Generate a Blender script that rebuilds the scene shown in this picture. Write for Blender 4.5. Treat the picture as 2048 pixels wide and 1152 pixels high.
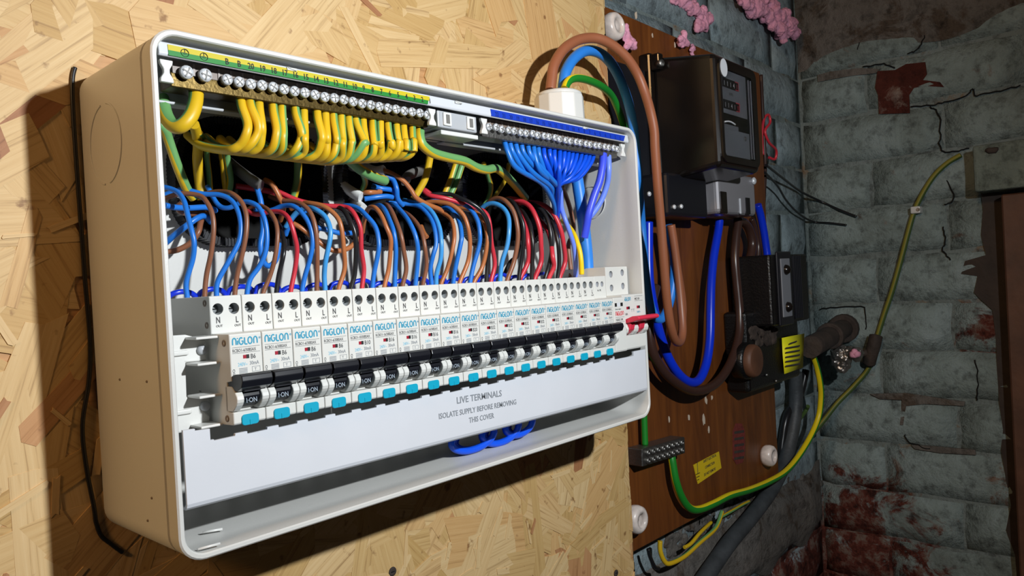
import bpy, bmesh, math, random
from mathutils import Vector, Matrix, Euler
random.seed(7)
for o in list(bpy.data.objects): bpy.data.objects.remove(o, do_unlink=True)
SC = bpy.context.scene
COL = SC.collection
# ------------------------------------------------------------------ camera
CAM = Vector((-0.15364, -0.457097, 0.125594))
EUL = Euler((1.564282, 0.055685, -0.84151), 'XYZ')
FPX = 1488.868
cd = bpy.data.cameras.new('camera'); cam = bpy.data.objects.new('camera', cd); COL.objects.link(cam)
cam.location = CAM; cam.rotation_euler = EUL
cd.sensor_width = 36; cd.lens = FPX / 2048 * 36; cd.clip_start = 0.01; cd.clip_end = 20
SC.camera = cam
# ------------------------------------------------------------------ light
w = bpy.data.worlds.new('world'); SC.world = w; w.use_nodes = True
w.node_tree.nodes['Background'].inputs[0].default_value = (0.55, 0.62, 0.75, 1)
w.node_tree.nodes['Background'].inputs[1].default_value = 0.02
ld = bpy.data.lights.new('torch', 'SPOT'); torch = bpy.data.objects.new('torch', ld); COL.objects.link(torch)
torch.location = (0.1555, -0.665, 0.329)
ld.energy = 22.5; ld.color = (0.93, 0.97, 1.0); ld.shadow_soft_size = 0.011
ld.spot_size = math.radians(158); ld.spot_blend = 0.8
torch.rotation_euler = (Vector((0.24, 0.0, 0.14)) - torch.location).to_track_quat('-Z', 'Y').to_euler()
la = bpy.data.lights.new('hall_lamp', 'AREA'); hall = bpy.data.objects.new('hall_lamp', la); COL.objects.link(hall)
hall.location = (-1.30, -0.52, 0.95)
la.energy = 7.2; la.color = (1.0, 0.57, 0.24); la.shape = 'DISK'; la.size = 0.30
hall.rotation_euler = (Vector((0.0, -0.05, 0.13)) - hall.location).to_track_quat('-Z', 'Y').to_euler()
SC.view_settings.view_transform = 'Standard'; SC.view_settings.look = 'None'
SC.view_settings.gamma = 1; SC.view_settings.exposure = 0.0; SC.view_settings.use_curve_mapping = False
# ------------------------------------------------------------------ helpers
RM = EUL.to_matrix()
def P(px, py, y):
    """point of the photograph on the vertical plane at depth y (metres in front of / behind the chipboard)"""
    d = RM @ Vector(((px - 1024) / FPX, -(py - 576) / FPX, -1))
    return CAM + d * ((y - CAM.y) / d.y)
def PX(px, py, x):
    d = RM @ Vector(((px - 1024) / FPX, -(py - 576) / FPX, -1))
    return CAM + d * ((x - CAM.x) / d.x)
def lin(c):
    if isinstance(c, str):
        c = [int(c[i:i+2], 16) / 255 for i in (1, 3, 5)]
        c = [v / 12.92 if v <= .04045 else ((v + .055) / 1.055) ** 2.4 for v in c]
    return (c[0], c[1], c[2], 1)
def mat(name, col, rough=.45, metal=0, bump=0, bscale=200, var=0, vscale=30, spec=.5, coat=0):
    m = bpy.data.materials.new(name); m.use_nodes = True
    nt = m.node_tree; b = nt.nodes['Principled BSDF']
    b.inputs['Base Color'].default_value = lin(col); b.inputs['Roughness'].default_value = rough
    b.inputs['Metallic'].default_value = metal; b.inputs['Specular IOR Level'].default_value = spec
    b.inputs['Coat Weight'].default_value = coat
    if bump or var:
        tc = nt.nodes.new('ShaderNodeTexCoord')
    if var:
        n = nt.nodes.new('ShaderNodeTexNoise'); n.inputs['Scale'].default_value = vscale; n.inputs['Detail'].default_value = 6
        nt.links.new(tc.outputs['Object'], n.inputs['Vector'])
        mx = nt.nodes.new('ShaderNodeHueSaturation'); mx.inputs['Color'].default_value = lin(col)
        mp = nt.nodes.new('ShaderNodeMapRange'); mp.inputs[1].default_value = .3; mp.inputs[2].default_value = .7
        mp.inputs[3].default_value = 1 - var; mp.inputs[4].default_value = 1 + var
        nt.links.new(n.outputs[0], mp.inputs[0]); nt.links.new(mp.outputs[0], mx.inputs['Value'])
        nt.links.new(mx.outputs[0], b.inputs['Base Color'])
    if bump:
        n2 = nt.nodes.new('ShaderNodeTexNoise'); n2.inputs['Scale'].default_value = bscale; n2.inputs['Detail'].default_value = 5
        nt.links.new(tc.outputs['Object'], n2.inputs['Vector'])
        bp = nt.nodes.new('ShaderNodeBump'); bp.inputs['Strength'].default_value = bump; bp.inputs['Distance'].default_value = .002
        nt.links.new(n2.outputs[0], bp.inputs['Height']); nt.links.new(bp.outputs[0], b.inputs['Normal'])
    return m
def ramp(nt, stops):
    r = nt.nodes.new('ShaderNodeValToRGB'); e = r.color_ramp.elements
    while len(e) < len(stops): e.new(.5)
    for i, (p, c) in enumerate(stops): e[i].position = p; e[i].color = lin(c)
    return r
ROOT = {}
def tag(o, label=None, cat=None, group=None, kind=None):
    if label: o['label'] = label
    if cat: o['category'] = cat
    if group: o['group'] = group
    if kind: o['kind'] = kind
    return o
def thing(name, label, cat, loc=(0, 0, 0), group=None, kind=None):
    o = bpy.data.objects.new(name, None); COL.objects.link(o); o.location = loc; o.empty_display_size = .01
    ROOT[o.name] = Vector(loc)
    return tag(o, label, cat, group, kind)
def rooted(o): return ROOT.get(o.name, Vector((0, 0, 0)))
class MB:
    def __init__(s): s.v = []; s.f = []; s.m = []; s.sm = []
    def add(s, vs, fs, mi=0, smooth=False):
        b = len(s.v); s.v += [tuple(x) for x in vs]
        for f in fs: s.f.append([b + i for i in f]); s.m.append(mi); s.sm.append(smooth)
        return s
    def box(s, a, b, mi=0, mtx=None):
        x0, y0, z0 = a; x1, y1, z1 = b
        x0, x1 = min(x0, x1), max(x0, x1); y0, y1 = min(y0, y1), max(y0, y1); z0, z1 = min(z0, z1), max(z0, z1)
        vs = [Vector(p) for p in ((x0,y0,z0),(x1,y0,z0),(x1,y1,z0),(x0,y1,z0),(x0,y0,z1),(x1,y0,z1),(x1,y1,z1),(x0,y1,z1))]
        if mtx: vs = [mtx @ v for v in vs]
        return s.add(vs, [(0,3,2,1),(4,5,6,7),(0,1,5,4),(1,2,6,5),(2,3,7,6),(3,0,4,7)], mi)
    def prism(s, prof, x0, x1, mi=0, smooth=False):
        """profile in (y,z) extruded along x"""
        n = len(prof); vs = [(x0, y, z) for y, z in prof] + [(x1, y, z) for y, z in prof]
        area = sum(prof[i][0] * prof[(i+1) % n][1] - prof[(i+1) % n][0] * prof[i][1] for i in range(n))
        fs = [(i, (i+1) % n, n + (i+1) % n, n + i) for i in range(n)]
        if area > 0: fs = [tuple(reversed(f)) for f in fs]; caps = [tuple(reversed(range(n))), tuple(range(n, 2*n))]
        else: caps = [tuple(range(n)), tuple(reversed(range(n, 2*n)))]
        b = len(s.v); s.v += vs
        for f in fs: s.f.append([b+i for i in f]); s.m.append(mi); s.sm.append(smooth)
        for f in caps: s.f.append([b+i for i in f]); s.m.append(mi); s.sm.append(False)
        return s
    def plate(s, outl, y0, y1, mi=0):
        """outline in (x,z) extruded along y"""
        n = len(outl); vs = [(x, y0, z) for x, z in outl] + [(x, y1, z) for x, z in outl]
        area = sum(outl[i][0] * outl[(i+1) % n][1] - outl[(i+1) % n][0] * outl[i][1] for i in range(n))
        lo = tuple(range(n)); hi = tuple(range(2*n-1, n-1, -1))
        fs = [(i, n+i, n+(i+1) % n, (i+1) % n) for i in range(n)]
        allf = [lo, hi] + fs
        if (area < 0) != (y0 > y1): allf = [tuple(reversed(f)) for f in allf]
        return s.add(vs, allf, mi)
    def cyl(s, a, b, r, n=16, mi=0, r2=None, caps=True, smooth=True):
        a = Vector(a); b = Vector(b); d = (b - a).normalized(); r2 = r if r2 is None else r2
        u = d.orthogonal().normalized(); v = d.cross(u)
        c = [(math.cos(2*math.pi*i/n), math.sin(2*math.pi*i/n)) for i in range(n)]
        vs = [a + u*x*r + v*y*r for x, y in c] + [b + u*x*r2 + v*y*r2 for x, y in c]
        s.add(vs, [(i, (i+1) % n, n+(i+1) % n, n+i) for i in range(n)], mi, smooth)
        if caps:
            k = len(s.v) - 2*n
            s.f.append([k+i for i in reversed(range(n))]); s.m.append(mi); s.sm.append(False)
            s.f.append([k+n+i for i in range(n)]); s.m.append(mi); s.sm.append(False)
        return s
    def lathe(s, c, d, prof, n=24, mi=0, smooth=True):
        """prof = (radius, along axis)"""
        c = Vector(c); d = Vector(d).normalized(); u = d.orthogonal().normalized(); v = d.cross(u); k = len(prof)
        vs = [c + d*h + (u*math.cos(2*math.pi*i/n) + v*math.sin(2*math.pi*i/n))*r for r, h in prof for i in range(n)]
        fs = [(j*n+i, j*n+(i+1) % n, (j+1)*n+(i+1) % n, (j+1)*n+i) for j in range(k-1) for i in range(n)]
        s.add(vs, fs, mi, smooth); b = len(s.v) - len(vs)
        if prof[0][0] > 1e-6: s.f.append([b+i for i in reversed(range(n))]); s.m.append(mi); s.sm.append(False)
        if prof[-1][0] > 1e-6: s.f.append([b+(k-1)*n+i for i in range(n)]); s.m.append(mi); s.sm.append(False)
        return s
    def ico(s, c, r, sub=2, mi=0, sc=(1, 1, 1), jit=0):
        bm = bmesh.new(); bmesh.ops.create_icosphere(bm, subdivisions=sub, radius=1)
        vs = [Vector(c) + Vector((v.co.x*sc[0], v.co.y*sc[1], v.co.z*sc[2])) * r * (1 + random.uniform(-jit, jit)) for v in bm.verts]
        s.add(vs, [[v.index for v in f.verts] for f in bm.faces], mi, True); bm.free(); return s
    def tube(s, pts, r, n=10, mi=0, stripe=None, twist=0, phase=0, caps=True, flat=None, frac=.36):
        pts = [Vector(p) for p in pts]; k = len(pts)
        t = [(pts[min(i+1, k-1)] - pts[max(i-1, 0)]).normalized() for i in range(k)]
        u = t[0].orthogonal().normalized()
        ref = Vector((-.55, -.75, .3)); u = (ref - t[0]*ref.dot(t[0])).normalized()
        b = len(s.v); L = 0
        for i in range(k):
            u = (u - t[i]*u.dot(t[i])).normalized(); v = t[i].cross(u)
            if i: L += (pts[i]-pts[i-1]).length
            for j in range(n):
                a = 2*math.pi*(j/n + phase + twist*L)
                ru, rv = (r, r) if flat is None else (r*flat[0], r*flat[1])
                s.v.append(tuple(pts[i] + u*math.cos(a)*ru + v*math.sin(a)*rv))
        for i in range(k-1):
            for j in range(n):
                s.f.append([b+i*n+j, b+i*n+(j+1) % n, b+(i+1)*n+(j+1) % n, b+(i+1)*n+j])
                mm = mi
                if stripe is not None:
                    a = ((j+.5)/n + frac/2) % 1
                    if a < frac: mm = stripe
                s.m.append(mm); s.sm.append(True)
        if caps:
            s.f.append([b+i for i in reversed(range(n))]); s.m.append(mi); s.sm.append(False)
            s.f.append([b+(k-1)*n+i for i in range(n)]); s.m.append(mi); s.sm.append(False)
        return s
    def text(s, txt, o, size, mi=0, align='LEFT', right=(1,0,0), up=(0,0,1), sx=1):
        vs, fs = text_geo(txt, align); o = Vector(o); R = Vector(right); U = Vector(up)
        return s.add([o + R*x*size*sx + U*y*size for x, y in vs], fs, mi)
    def mesh(s, name, mats, off=None, bevel=0, seg=2):
        me = bpy.data.meshes.new(name); off = off or Vector((0, 0, 0))
        me.from_pydata([(x-off[0], y-off[1], z-off[2]) for x, y, z in s.v], [], s.f)
        for m in (mats if isinstance(mats, (list, tuple)) else [mats]): me.materials.append(m)
        me.polygons.foreach_set('material_index', s.m); me.polygons.foreach_set('use_smooth', s.sm)
        me.update()
        if bevel:
            bm = bmesh.new(); bm.from_mesh(me)
            bmesh.ops.recalc_face_normals(bm, faces=bm.faces)
            es = [e for e in bm.edges if len(e.link_faces) == 2 and e.calc_face_angle(0) > .5]
            bmesh.ops.bevel(bm, geom=es, offset=bevel, segments=seg, profile=.5, affect='EDGES', clamp_overlap=True)
            bm.to_mesh(me); bm.free()
        return me
    def build(s, name, mats, parent=None, bevel=0, seg=2, loc=None):
        """top-level: origin at loc (world coordinates given); child: world coordinates are taken relative to the thing"""
        off = rooted(parent) if parent is not None else Vector(loc if loc is not None else (0, 0, 0))
        me = s.mesh(name, mats, off, bevel, seg)
        o = bpy.data.objects.new(name, me); COL.objects.link(o)
        if parent is not None: o.parent = parent; ROOT[o.name] = off
        else: o.location = off; ROOT[o.name] = off
        return o
TXT = {}
def text_geo(txt, align):
    k = (txt, align)
    if k not in TXT:
        c = bpy.data.curves.new('t', 'FONT'); c.body = txt; c.size = 1; c.align_x = align; c.resolution_u = 2; c.offset = .012
        o = bpy.data.objects.new('t', c); COL.objects.link(o)
        dg = bpy.context.evaluated_depsgraph_get(); me = bpy.data.meshes.new_from_object(o.evaluated_get(dg))
        TXT[k] = ([(v.co.x, v.co.y) for v in me.vertices], [list(p.vertices) for p in me.polygons])
        bpy.data.objects.remove(o); bpy.data.curves.remove(c); bpy.data.meshes.remove(me)
    return TXT[k]
def holed(outer, holes, y, depth):
    """flat plate in xz with holes, made from a filled 2D curve; returns verts, faces in world"""
    c = bpy.data.curves.new('h', 'CURVE'); c.dimensions = '2D'; c.fill_mode = 'BOTH'; c.extrude = depth/2
    for ol in [outer] + holes:
        sp = c.splines.new('POLY'); sp.points.add(len(ol)-1); sp.use_cyclic_u = True
        for i, (x, z) in enumerate(ol): sp.points[i].co = (x, z, 0, 1)
    o = bpy.data.objects.new('h', c); COL.objects.link(o)
    dg = bpy.context.evaluated_depsgraph_get(); me = bpy.data.meshes.new_from_object(o.evaluated_get(dg))
    vs = [(v.co.x, y - v.co.z, v.co.y) for v in me.vertices]; fs = [list(p.vertices) for p in me.polygons]
    bpy.data.objects.remove(o); bpy.data.curves.remove(c); bpy.data.meshes.remove(me)
    return vs, fs
CL = bpy.data.textures.new('lump_noise', 'CLOUDS'); CL.noise_scale = .008; CL.noise_depth = 3
def fuse(o, vox=.0016, disp=.004):
    r = o.modifiers.new('fuse', 'REMESH'); r.mode = 'VOXEL'; r.voxel_size = vox; r.use_smooth_shade = True
    d = o.modifiers.new('rough', 'DISPLACE'); d.texture = CL; d.strength = disp; d.mid_level = .5; d.texture_coords = 'GLOBAL'
    return o
def smooth_path(pts, per=8):
    pts = [Vector(p) for p in pts]; out = []
    n = len(pts)
    for i in range(n-1):
        p0 = pts[max(i-1, 0)]; p1 = pts[i]; p2 = pts[i+1]; p3 = pts[min(i+2, n-1)]
        for k in range(per):
            t = k/per
            out.append(.5*((2*p1) + (p2-p0)*t + (2*p0-5*p1+4*p2-p3)*t*t + (3*p1-p0-3*p2+p3)*t**3))
    out.append(pts[-1]); return out
def rrect(x0, x1, z0, z1, r, n=6):
    o = []
    for cx, cz, a0 in ((x1-r, z1-r, 0), (x0+r, z1-r, 90), (x0+r, z0+r, 180), (x1-r, z0+r, 270)):
        for i in range(n+1):
            a = math.radians(a0 + 90*i/n); o.append((cx + r*math.cos(a), cz + r*math.sin(a)))
    return o
def ORD(i):
    return ['first','second','third','fourth','fifth','sixth','seventh','eighth','ninth','tenth','eleventh','twelfth','thirteenth','fourteenth','fifteenth','sixteenth','seventeenth','eighteenth','nineteenth','twentieth','twenty-first','twenty-second','twenty-third','twenty-fourth','twenty-fifth'][i]
# ------------------------------------------------------------------ materials
M = {}
M['ledge'] = mat('ledge_plastic', '#c4c7cc', .45)
M['white'] = mat('white_plastic', '#d2d2ce', .38, bump=.03, bscale=900)
M['case'] = mat('enclosure_plastic', '#c8c8c4', .42, bump=.04, bscale=700)
M['module'] = mat('breaker_plastic', '#cecec9', .4)
M['cover'] = mat('cover_plastic', '#c9ccd2', .45, bump=.02, bscale=500, var=.02, vscale=25)
M['greyhole'] = mat('terminal_recess_grey', '#8e9293', .6)
M['black'] = mat('black_plastic', '#15161c', .3)
M['blackgloss'] = mat('black_bakelite', '#15110f', .2, bump=.02, bscale=60, var=.25, vscale=18)
M['blackmatt'] = mat('black_rubber', '#0b0b0c', .35, bump=.3, bscale=400)
M['cyan'] = mat('cyan_clip', '#0a9ab8', .4)
M['red'] = mat('red_plastic', '#cf3048', .35)
M['ink'] = mat('dark_print', '#3c3c3e', .6)
M['inkblack'] = mat('black_print', '#101010', .6)
M['inkgrey'] = mat('grey_print', '#7d8288', .6)
M['inkwhite'] = mat('white_print', '#c9ccd0', .6)
M['inkdim'] = mat('pale_toggle_print', '#8f9aa6', .6)
M['inkblue'] = mat('blue_print', '#1f8cac', .55)
M['inkpale'] = mat('pale_blue_print', '#7fb9cf', .6)
M['inkred'] = mat('red_print', '#cf3b45', .55)
M['windowred'] = mat('indicator_red', '#98142a', .4)
M['seam'] = mat('seam_line', '#8b7f74', .7)
M['steel'] = mat('zinc_steel', '#dfe2e6', .28, .35, bump=.25, bscale=700)
M['brass'] = mat('brass', '#4e3f1c', .36, .8, bump=.1, bscale=500)
M['copper'] = mat('copper', '#c9825c', .35, 1)
M['dullsteel'] = mat('dull_steel', '#8c8a86', .45, 1, bump=.3, bscale=300)
M['yellow'] = mat('earth_yellow', '#d6ae1c', .42)
M['yellow2'] = mat('cable_yellow', '#e3cb16', .4)
M['green2'] = mat('cable_green', '#1c8026', .4)
M['dustyy'] = mat('dusty_yellow', '#86802a', .55)
M['dustyg'] = mat('dusty_green', '#435a28', .55)
M['green'] = mat('earth_green', '#6aa060', .42)
M['labyellow'] = mat('label_yellow', '#bfae10', .5)
M['labgreen'] = mat('label_green', '#0f7a26', .5)
M['lababblue'] = mat('label_blue', '#0835ab', .5)
M['inknavy'] = mat('navy_print', '#052a86', .5)
M['blue'] = mat('wire_blue', '#2072cf', .35)
M['dblue'] = mat('wire_deep_blue', '#0a4fd6', .35)
M['navy'] = mat('cable_royal_blue', '#0a2fc4', .28)
M['lblue'] = mat('wire_light_blue', '#3f95d8', .3)
M['violet'] = mat('wire_violet_blue', '#3d52e0', .38)
M['pale'] = mat('wire_pale_blue', '#6f8df0', .38)
M['tailblue'] = mat('tail_blue', '#2b80da', .42)
M['brown'] = mat('wire_brown', '#85543a', .38)
M['tan'] = mat('wire_tan_brown', '#b06a3c', .36)
M['tailbrown'] = mat('tail_brown', '#93593d', .42)
M['dbrown'] = mat('cable_dark_brown', '#3a2620', .3)
M['redw'] = mat('wire_red', '#c8323f', .36)
M['blackw'] = mat('wire_black', '#1d1d1f', .3)
M['yelw'] = mat('wire_plain_yellow', '#f0cb10', .4)
M['comb'] = mat('smoky_comb_plastic', '#75685f', .4)
M['comb2'] = mat('pale_comb_plastic', '#8f8680', .4)
M['darkstrip'] = mat('shaded_gap_strip', '#33271f', .7, bump=.6, bscale=60, var=.3, vscale=30)  # dark brown that carries the shade of the gap by the cupboard
M['sheath'] = mat('grey_sheath', '#6e6c68', .5)
M['sheathw'] = mat('white_sheath', '#dadcd8', .5)
M['greyplastic'] = mat('grey_plastic', '#a9acb0', .4)
M['porcelain'] = mat('porcelain', '#d8cbc2', .3, var=.18, vscale=120)
M['foam'] = mat('pink_foam', '#dc98b0', .75, bump=.5, bscale=300, var=.12, vscale=90)
M['stickery'] = mat('sticker_yellow', '#d8b81c', .5)
M['tagy'] = mat('tag_yellow', '#f2ec22', .5)
M['metalgrey'] = mat('grey_painted_metal', '#8e8c90', .3, .3)
M['lead'] = mat('lead_sheath', '#3d4144', .55, bump=.6, bscale=80, var=.3, vscale=40)
M['rust'] = mat('rusty_iron', '#3a302a', .8, bump=.8, bscale=120, var=.35, vscale=60)
M['foil'] = mat('crumpled_foil', '#a8a29c', .3, .9, bump=1, bscale=160)
M['redstamp'] = mat('faded_red_print', '#6d2a24', .7, var=.3, vscale=200)
M['dial'] = mat('dial_plate', '#74777d', .5)
M['dark'] = mat('dark_void', '#070605', .9)
M['splash'] = mat('white_splash', '#c8b8a4', .6)
def wood_mat():
    m = bpy.data.materials.new('stained_board'); m.use_nodes = True; nt = m.node_tree; b = nt.nodes['Principled BSDF']
    tc = nt.nodes.new('ShaderNodeTexCoord'); mp = nt.nodes.new('ShaderNodeMapping'); mp.inputs['Scale'].default_value = (14, 14, 1.6)
    n = nt.nodes.new('ShaderNodeTexNoise'); n.inputs['Scale'].default_value = 3.2; n.inputs['Detail'].default_value = 9; n.inputs['Distortion'].default_value = .8; n.inputs['Roughness'].default_value = .65
    r = ramp(nt, [(.22, '#43220e'), (.45, '#623515'), (.62, '#734019'), (.85, '#8a5424')])
    nt.links.new(tc.outputs['Object'], mp.inputs[0]); nt.links.new(mp.outputs[0], n.inputs['Vector']); nt.links.new(n.outputs[0], r.inputs[0])
    nt.links.new(r.outputs[0], b.inputs['Base Color']); b.inputs['Roughness'].default_value = .42
    bp = nt.nodes.new('ShaderNodeBump'); bp.inputs['Strength'].default_value = .15; bp.inputs['Distance'].default_value = .001
    nt.links.new(n.outputs[0], bp.inputs['Height']); nt.links.new(bp.outputs[0], b.inputs['Normal'])
    return m
M['board'] = wood_mat()
def osb_mat():
    m = bpy.data.materials.new('osb_strand'); m.use_nodes = True; nt = m.node_tree; b = nt.nodes['Principled BSDF']
    at = nt.nodes.new('ShaderNodeAttribute'); at.attribute_name = 'tone'
    uv = nt.nodes.new('ShaderNodeUVMap'); uv.uv_map = 'UVMap'
    mp = nt.nodes.new('ShaderNodeVectorMath'); mp.operation = 'MULTIPLY'; mp.inputs[1].default_value = (14, 420, 0)
    cb = nt.nodes.new('ShaderNodeCombineXYZ'); ml = nt.nodes.new('ShaderNodeMath'); ml.operation = 'MULTIPLY'; ml.inputs[1].default_value = 97
    ad = nt.nodes.new('ShaderNodeVectorMath'); ad.operation = 'ADD'
    nt.links.new(uv.outputs[0], mp.inputs[0]); nt.links.new(at.outputs['Fac'], ml.inputs[0]); nt.links.new(ml.outputs[0], cb.inputs[2]); nt.links.new(ml.outputs[0], cb.inputs[1])
    nt.links.new(mp.outputs[0], ad.inputs[0]); nt.links.new(cb.outputs[0], ad.inputs[1])
    n = nt.nodes.new('ShaderNodeTexNoise'); n.inputs['Scale'].default_value = 1; n.inputs['Detail'].default_value = 5; n.inputs['Roughness'].default_value = .6; n.inputs['Distortion'].default_value = .5
    nt.links.new(ad.outputs[0], n.inputs['Vector'])
    tone = ramp(nt, [(0, '#c4a268'), (.3, '#d0b07a'), (.6, '#dcc090'), (.82, '#d2ac76'), (.92, '#c49668'), (1, '#a87650')])
    nt.links.new(at.outputs['Fac'], tone.inputs[0])
    gr = ramp(nt, [(.25, '#a8937a'), (.45, '#efe7da'), (.75, '#ffffff')])
    nt.links.new(n.outputs[0], gr.inputs[0])
    mx = nt.nodes.new('ShaderNodeMix'); mx.data_type = 'RGBA'; mx.blend_type = 'MULTIPLY'; mx.inputs[0].default_value = .85
    nt.links.new(tone.outputs[0], mx.inputs[6]); nt.links.new(gr.outputs[0], mx.inputs[7])
    # fine dark flecks
    tc = nt.nodes.new('ShaderNodeTexCoord'); n3 = nt.nodes.new('ShaderNodeTexNoise'); n3.inputs['Scale'].default_value = 90; n3.inputs['Detail'].default_value = 6
    geo = nt.nodes.new('ShaderNodeNewGeometry'); nt.links.new(geo.outputs['Position'], n3.inputs['Vector'])
    fr = ramp(nt, [(.28, '#8a6238'), (.36, '#ffffff')]); nt.links.new(n3.outputs[0], fr.inputs[0])
    mx2 = nt.nodes.new('ShaderNodeMix'); mx2.data_type = 'RGBA'; mx2.blend_type = 'MULTIPLY'; mx2.inputs[0].default_value = .7
    nt.links.new(mx.outputs[2], mx2.inputs[6]); nt.links.new(fr.outputs[0], mx2.inputs[7])
    nt.links.new(mx2.outputs[2], b.inputs['Base Color'])
    b.inputs['Roughness'].default_value = .62
    bp = nt.nodes.new('ShaderNodeBump'); bp.inputs['Strength'].default_value = .25; bp.inputs['Distance'].default_value = .0006
    nt.links.new(n.outputs[0], bp.inputs['Height']); nt.links.new(bp.outputs[0], b.inputs['Normal'])
    return m
M['osb'] = osb_mat()
def wall_mat(name, paint, bare, cover, seed=0.0, patch=None):
    """old paint over masonry; the noise decides where it has flaked away"""
    m = bpy.data.materials.new(name); m.use_nodes = True; nt = m.node_tree; b = nt.nodes['Principled BSDF']
    g = nt.nodes.new('ShaderNodeNewGeometry')
    def noise(sc, det=8, rg=.6, dist=0, off=0):
        a = nt.nodes.new('ShaderNodeVectorMath'); a.inputs[1].default_value = (seed+off, off*2, -off); nt.links.new(g.outputs['Position'], a.inputs[0])
        n = nt.nodes.new('ShaderNodeTexNoise'); n.inputs['Scale'].default_value = sc; n.inputs['Detail'].default_value = det; n.inputs['Roughness'].default_value = rg; n.inputs['Distortion'].default_value = dist
        nt.links.new(a.outputs[0], n.inputs['Vector']); return n
    n1 = noise(7, 9, .72, .5); n2 = noise(16, 9, .7, .6, 3.1); n3 = noise(45, 8, .7, 0, 7.7)
    pr = ramp(nt, [(.3, paint[0]), (.5, paint[1]), (.7, paint[2])]); nt.links.new(n1.outputs[0], pr.inputs[0])
    br = ramp(nt, [(.3, bare[0]), (.5, bare[1]), (.7, bare[2])]); nt.links.new(n3.outputs[0], br.inputs[0])
    val = n2.outputs[0]; brc = br.outputs[0]
    for (cen, rad, amt) in (patch or ()):      # places where the paint has come off down to the red brick
        ds = nt.nodes.new('ShaderNodeVectorMath'); ds.operation = 'DISTANCE'; ds.inputs[1].default_value = cen; nt.links.new(g.outputs['Position'], ds.inputs[0])
        mr = nt.nodes.new('ShaderNodeMapRange'); mr.inputs[1].default_value = 0; mr.inputs[2].default_value = rad; mr.inputs[3].default_value = amt; mr.inputs[4].default_value = 0; nt.links.new(ds.outputs['Value'], mr.inputs[0])
        ad_ = nt.nodes.new('ShaderNodeMath'); ad_.operation = 'ADD'; nt.links.new(val, ad_.inputs[0]); nt.links.new(mr.outputs[0], ad_.inputs[1]); val = ad_.outputs[0]
        rr_ = ramp(nt, [(.3, REDB[0]), (.5, REDB[2]), (.62, '#7a6a60')]); nt.links.new(n3.outputs[0], rr_.inputs[0])
        m8 = nt.nodes.new('ShaderNodeMath'); m8.operation = 'MULTIPLY'; m8.use_clamp = True; m8.inputs[1].default_value = 12; nt.links.new(mr.outputs[0], m8.inputs[0])
        mxp = nt.nodes.new('ShaderNodeMix'); mxp.data_type = 'RGBA'; nt.links.new(m8.outputs[0], mxp.inputs[0]); nt.links.new(brc, mxp.inputs[6]); nt.links.new(rr_.outputs[0], mxp.inputs[7]); brc = mxp.outputs[2]
    mk = ramp(nt, [(cover-.05, (0, 0, 0)), (cover+.03, (1, 1, 1))]); nt.links.new(val, mk.inputs[0])
    mx = nt.nodes.new('ShaderNodeMix'); mx.data_type = 'RGBA'; nt.links.new(mk.outputs[0], mx.inputs[0]); nt.links.new(pr.outputs[0], mx.inputs[6]); nt.links.new(brc, mx.inputs[7])
    dk = ramp(nt, [(.28, '#4a443c'), (.5, '#ffffff')]); nt.links.new(n3.outputs[0], dk.inputs[0])
    mx2 = nt.nodes.new('ShaderNodeMix'); mx2.data_type = 'RGBA'; mx2.blend_type = 'MULTIPLY'; mx2.inputs[0].default_value = .8
    nt.links.new(mx.outputs[2], mx2.inputs[6]); nt.links.new(dk.outputs[0], mx2.inputs[7]); nt.links.new(mx2.outputs[2], b.inputs['Base Color'])
    b.inputs['Roughness'].default_value = .7; b.inputs['Specular IOR Level'].default_value = .3
    ad = nt.nodes.new('ShaderNodeMath'); ad.operation = 'ADD'; nt.links.new(n2.outputs[0], ad.inputs[0]); nt.links.new(n3.outputs[0], ad.inputs[1])
    bp = nt.nodes.new('ShaderNodeBump'); bp.inputs['Strength'].default_value = .8; bp.inputs['Distance'].default_value = .009
    nt.links.new(ad.outputs[0], bp.inputs['Height']); nt.links.new(bp.outputs[0], b.inputs['Normal'])
    return m
PAINT = ('#6c7570', '#8f9f9d', '#a3b4b6')
BARE = ('#6a4a38', '#7c675a', '#94857a')
REDB = ('#3a1a14', '#52241b', '#653126')
REDB = ('#3a1a14', '#52241b', '#653126')
PATCH = [((1.262, .02, -.44), .24, .34), ((1.262, -.225, .005), .07, .24), ((1.05, .06, -.46), .22, .32)]
M['wall'] = wall_mat('painted_masonry', PAINT, BARE, .66, patch=PATCH)
M['wall2'] = wall_mat('painted_masonry_blue', ('#7a868a', '#96a6aa', '#abbcc2'), BARE, .7, 2.3, patch=PATCH)
M['mortar'] = wall_mat('painted_mortar', ('#757f7c', '#828e8c', '#8f9c9d'), ('#7a6a58', '#8d7a62', '#6a5a4a'), .63, 5.1, patch=PATCH)
M['redbrick'] = wall_mat('bare_red_brick', REDB, ('#8a7a70', '#9a8a80', '#7a5a4a'), .64, 1.2)
M['worn'] = wall_mat('worn_brick', ('#77706b', '#857f7b', '#918c88'), REDB, .53, 4.4)
M['rubble'] = wall_mat('crumbling_render', ('#5c5853', '#716c66', '#827c76'), ('#4a4038', '#5d5146', '#3a322c'), .58, 8.8)
M['doorwood'] = mat('door_timber', '#5a3a28', .6, bump=.3, bscale=60, var=.25, vscale=25)
M['beam'] = wall_mat('painted_beam', ('#707b73', '#828d83', '#8f9a8f'), ('#3c3a34', '#4c4840', '#5a5248'), .7, 6.2)
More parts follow.
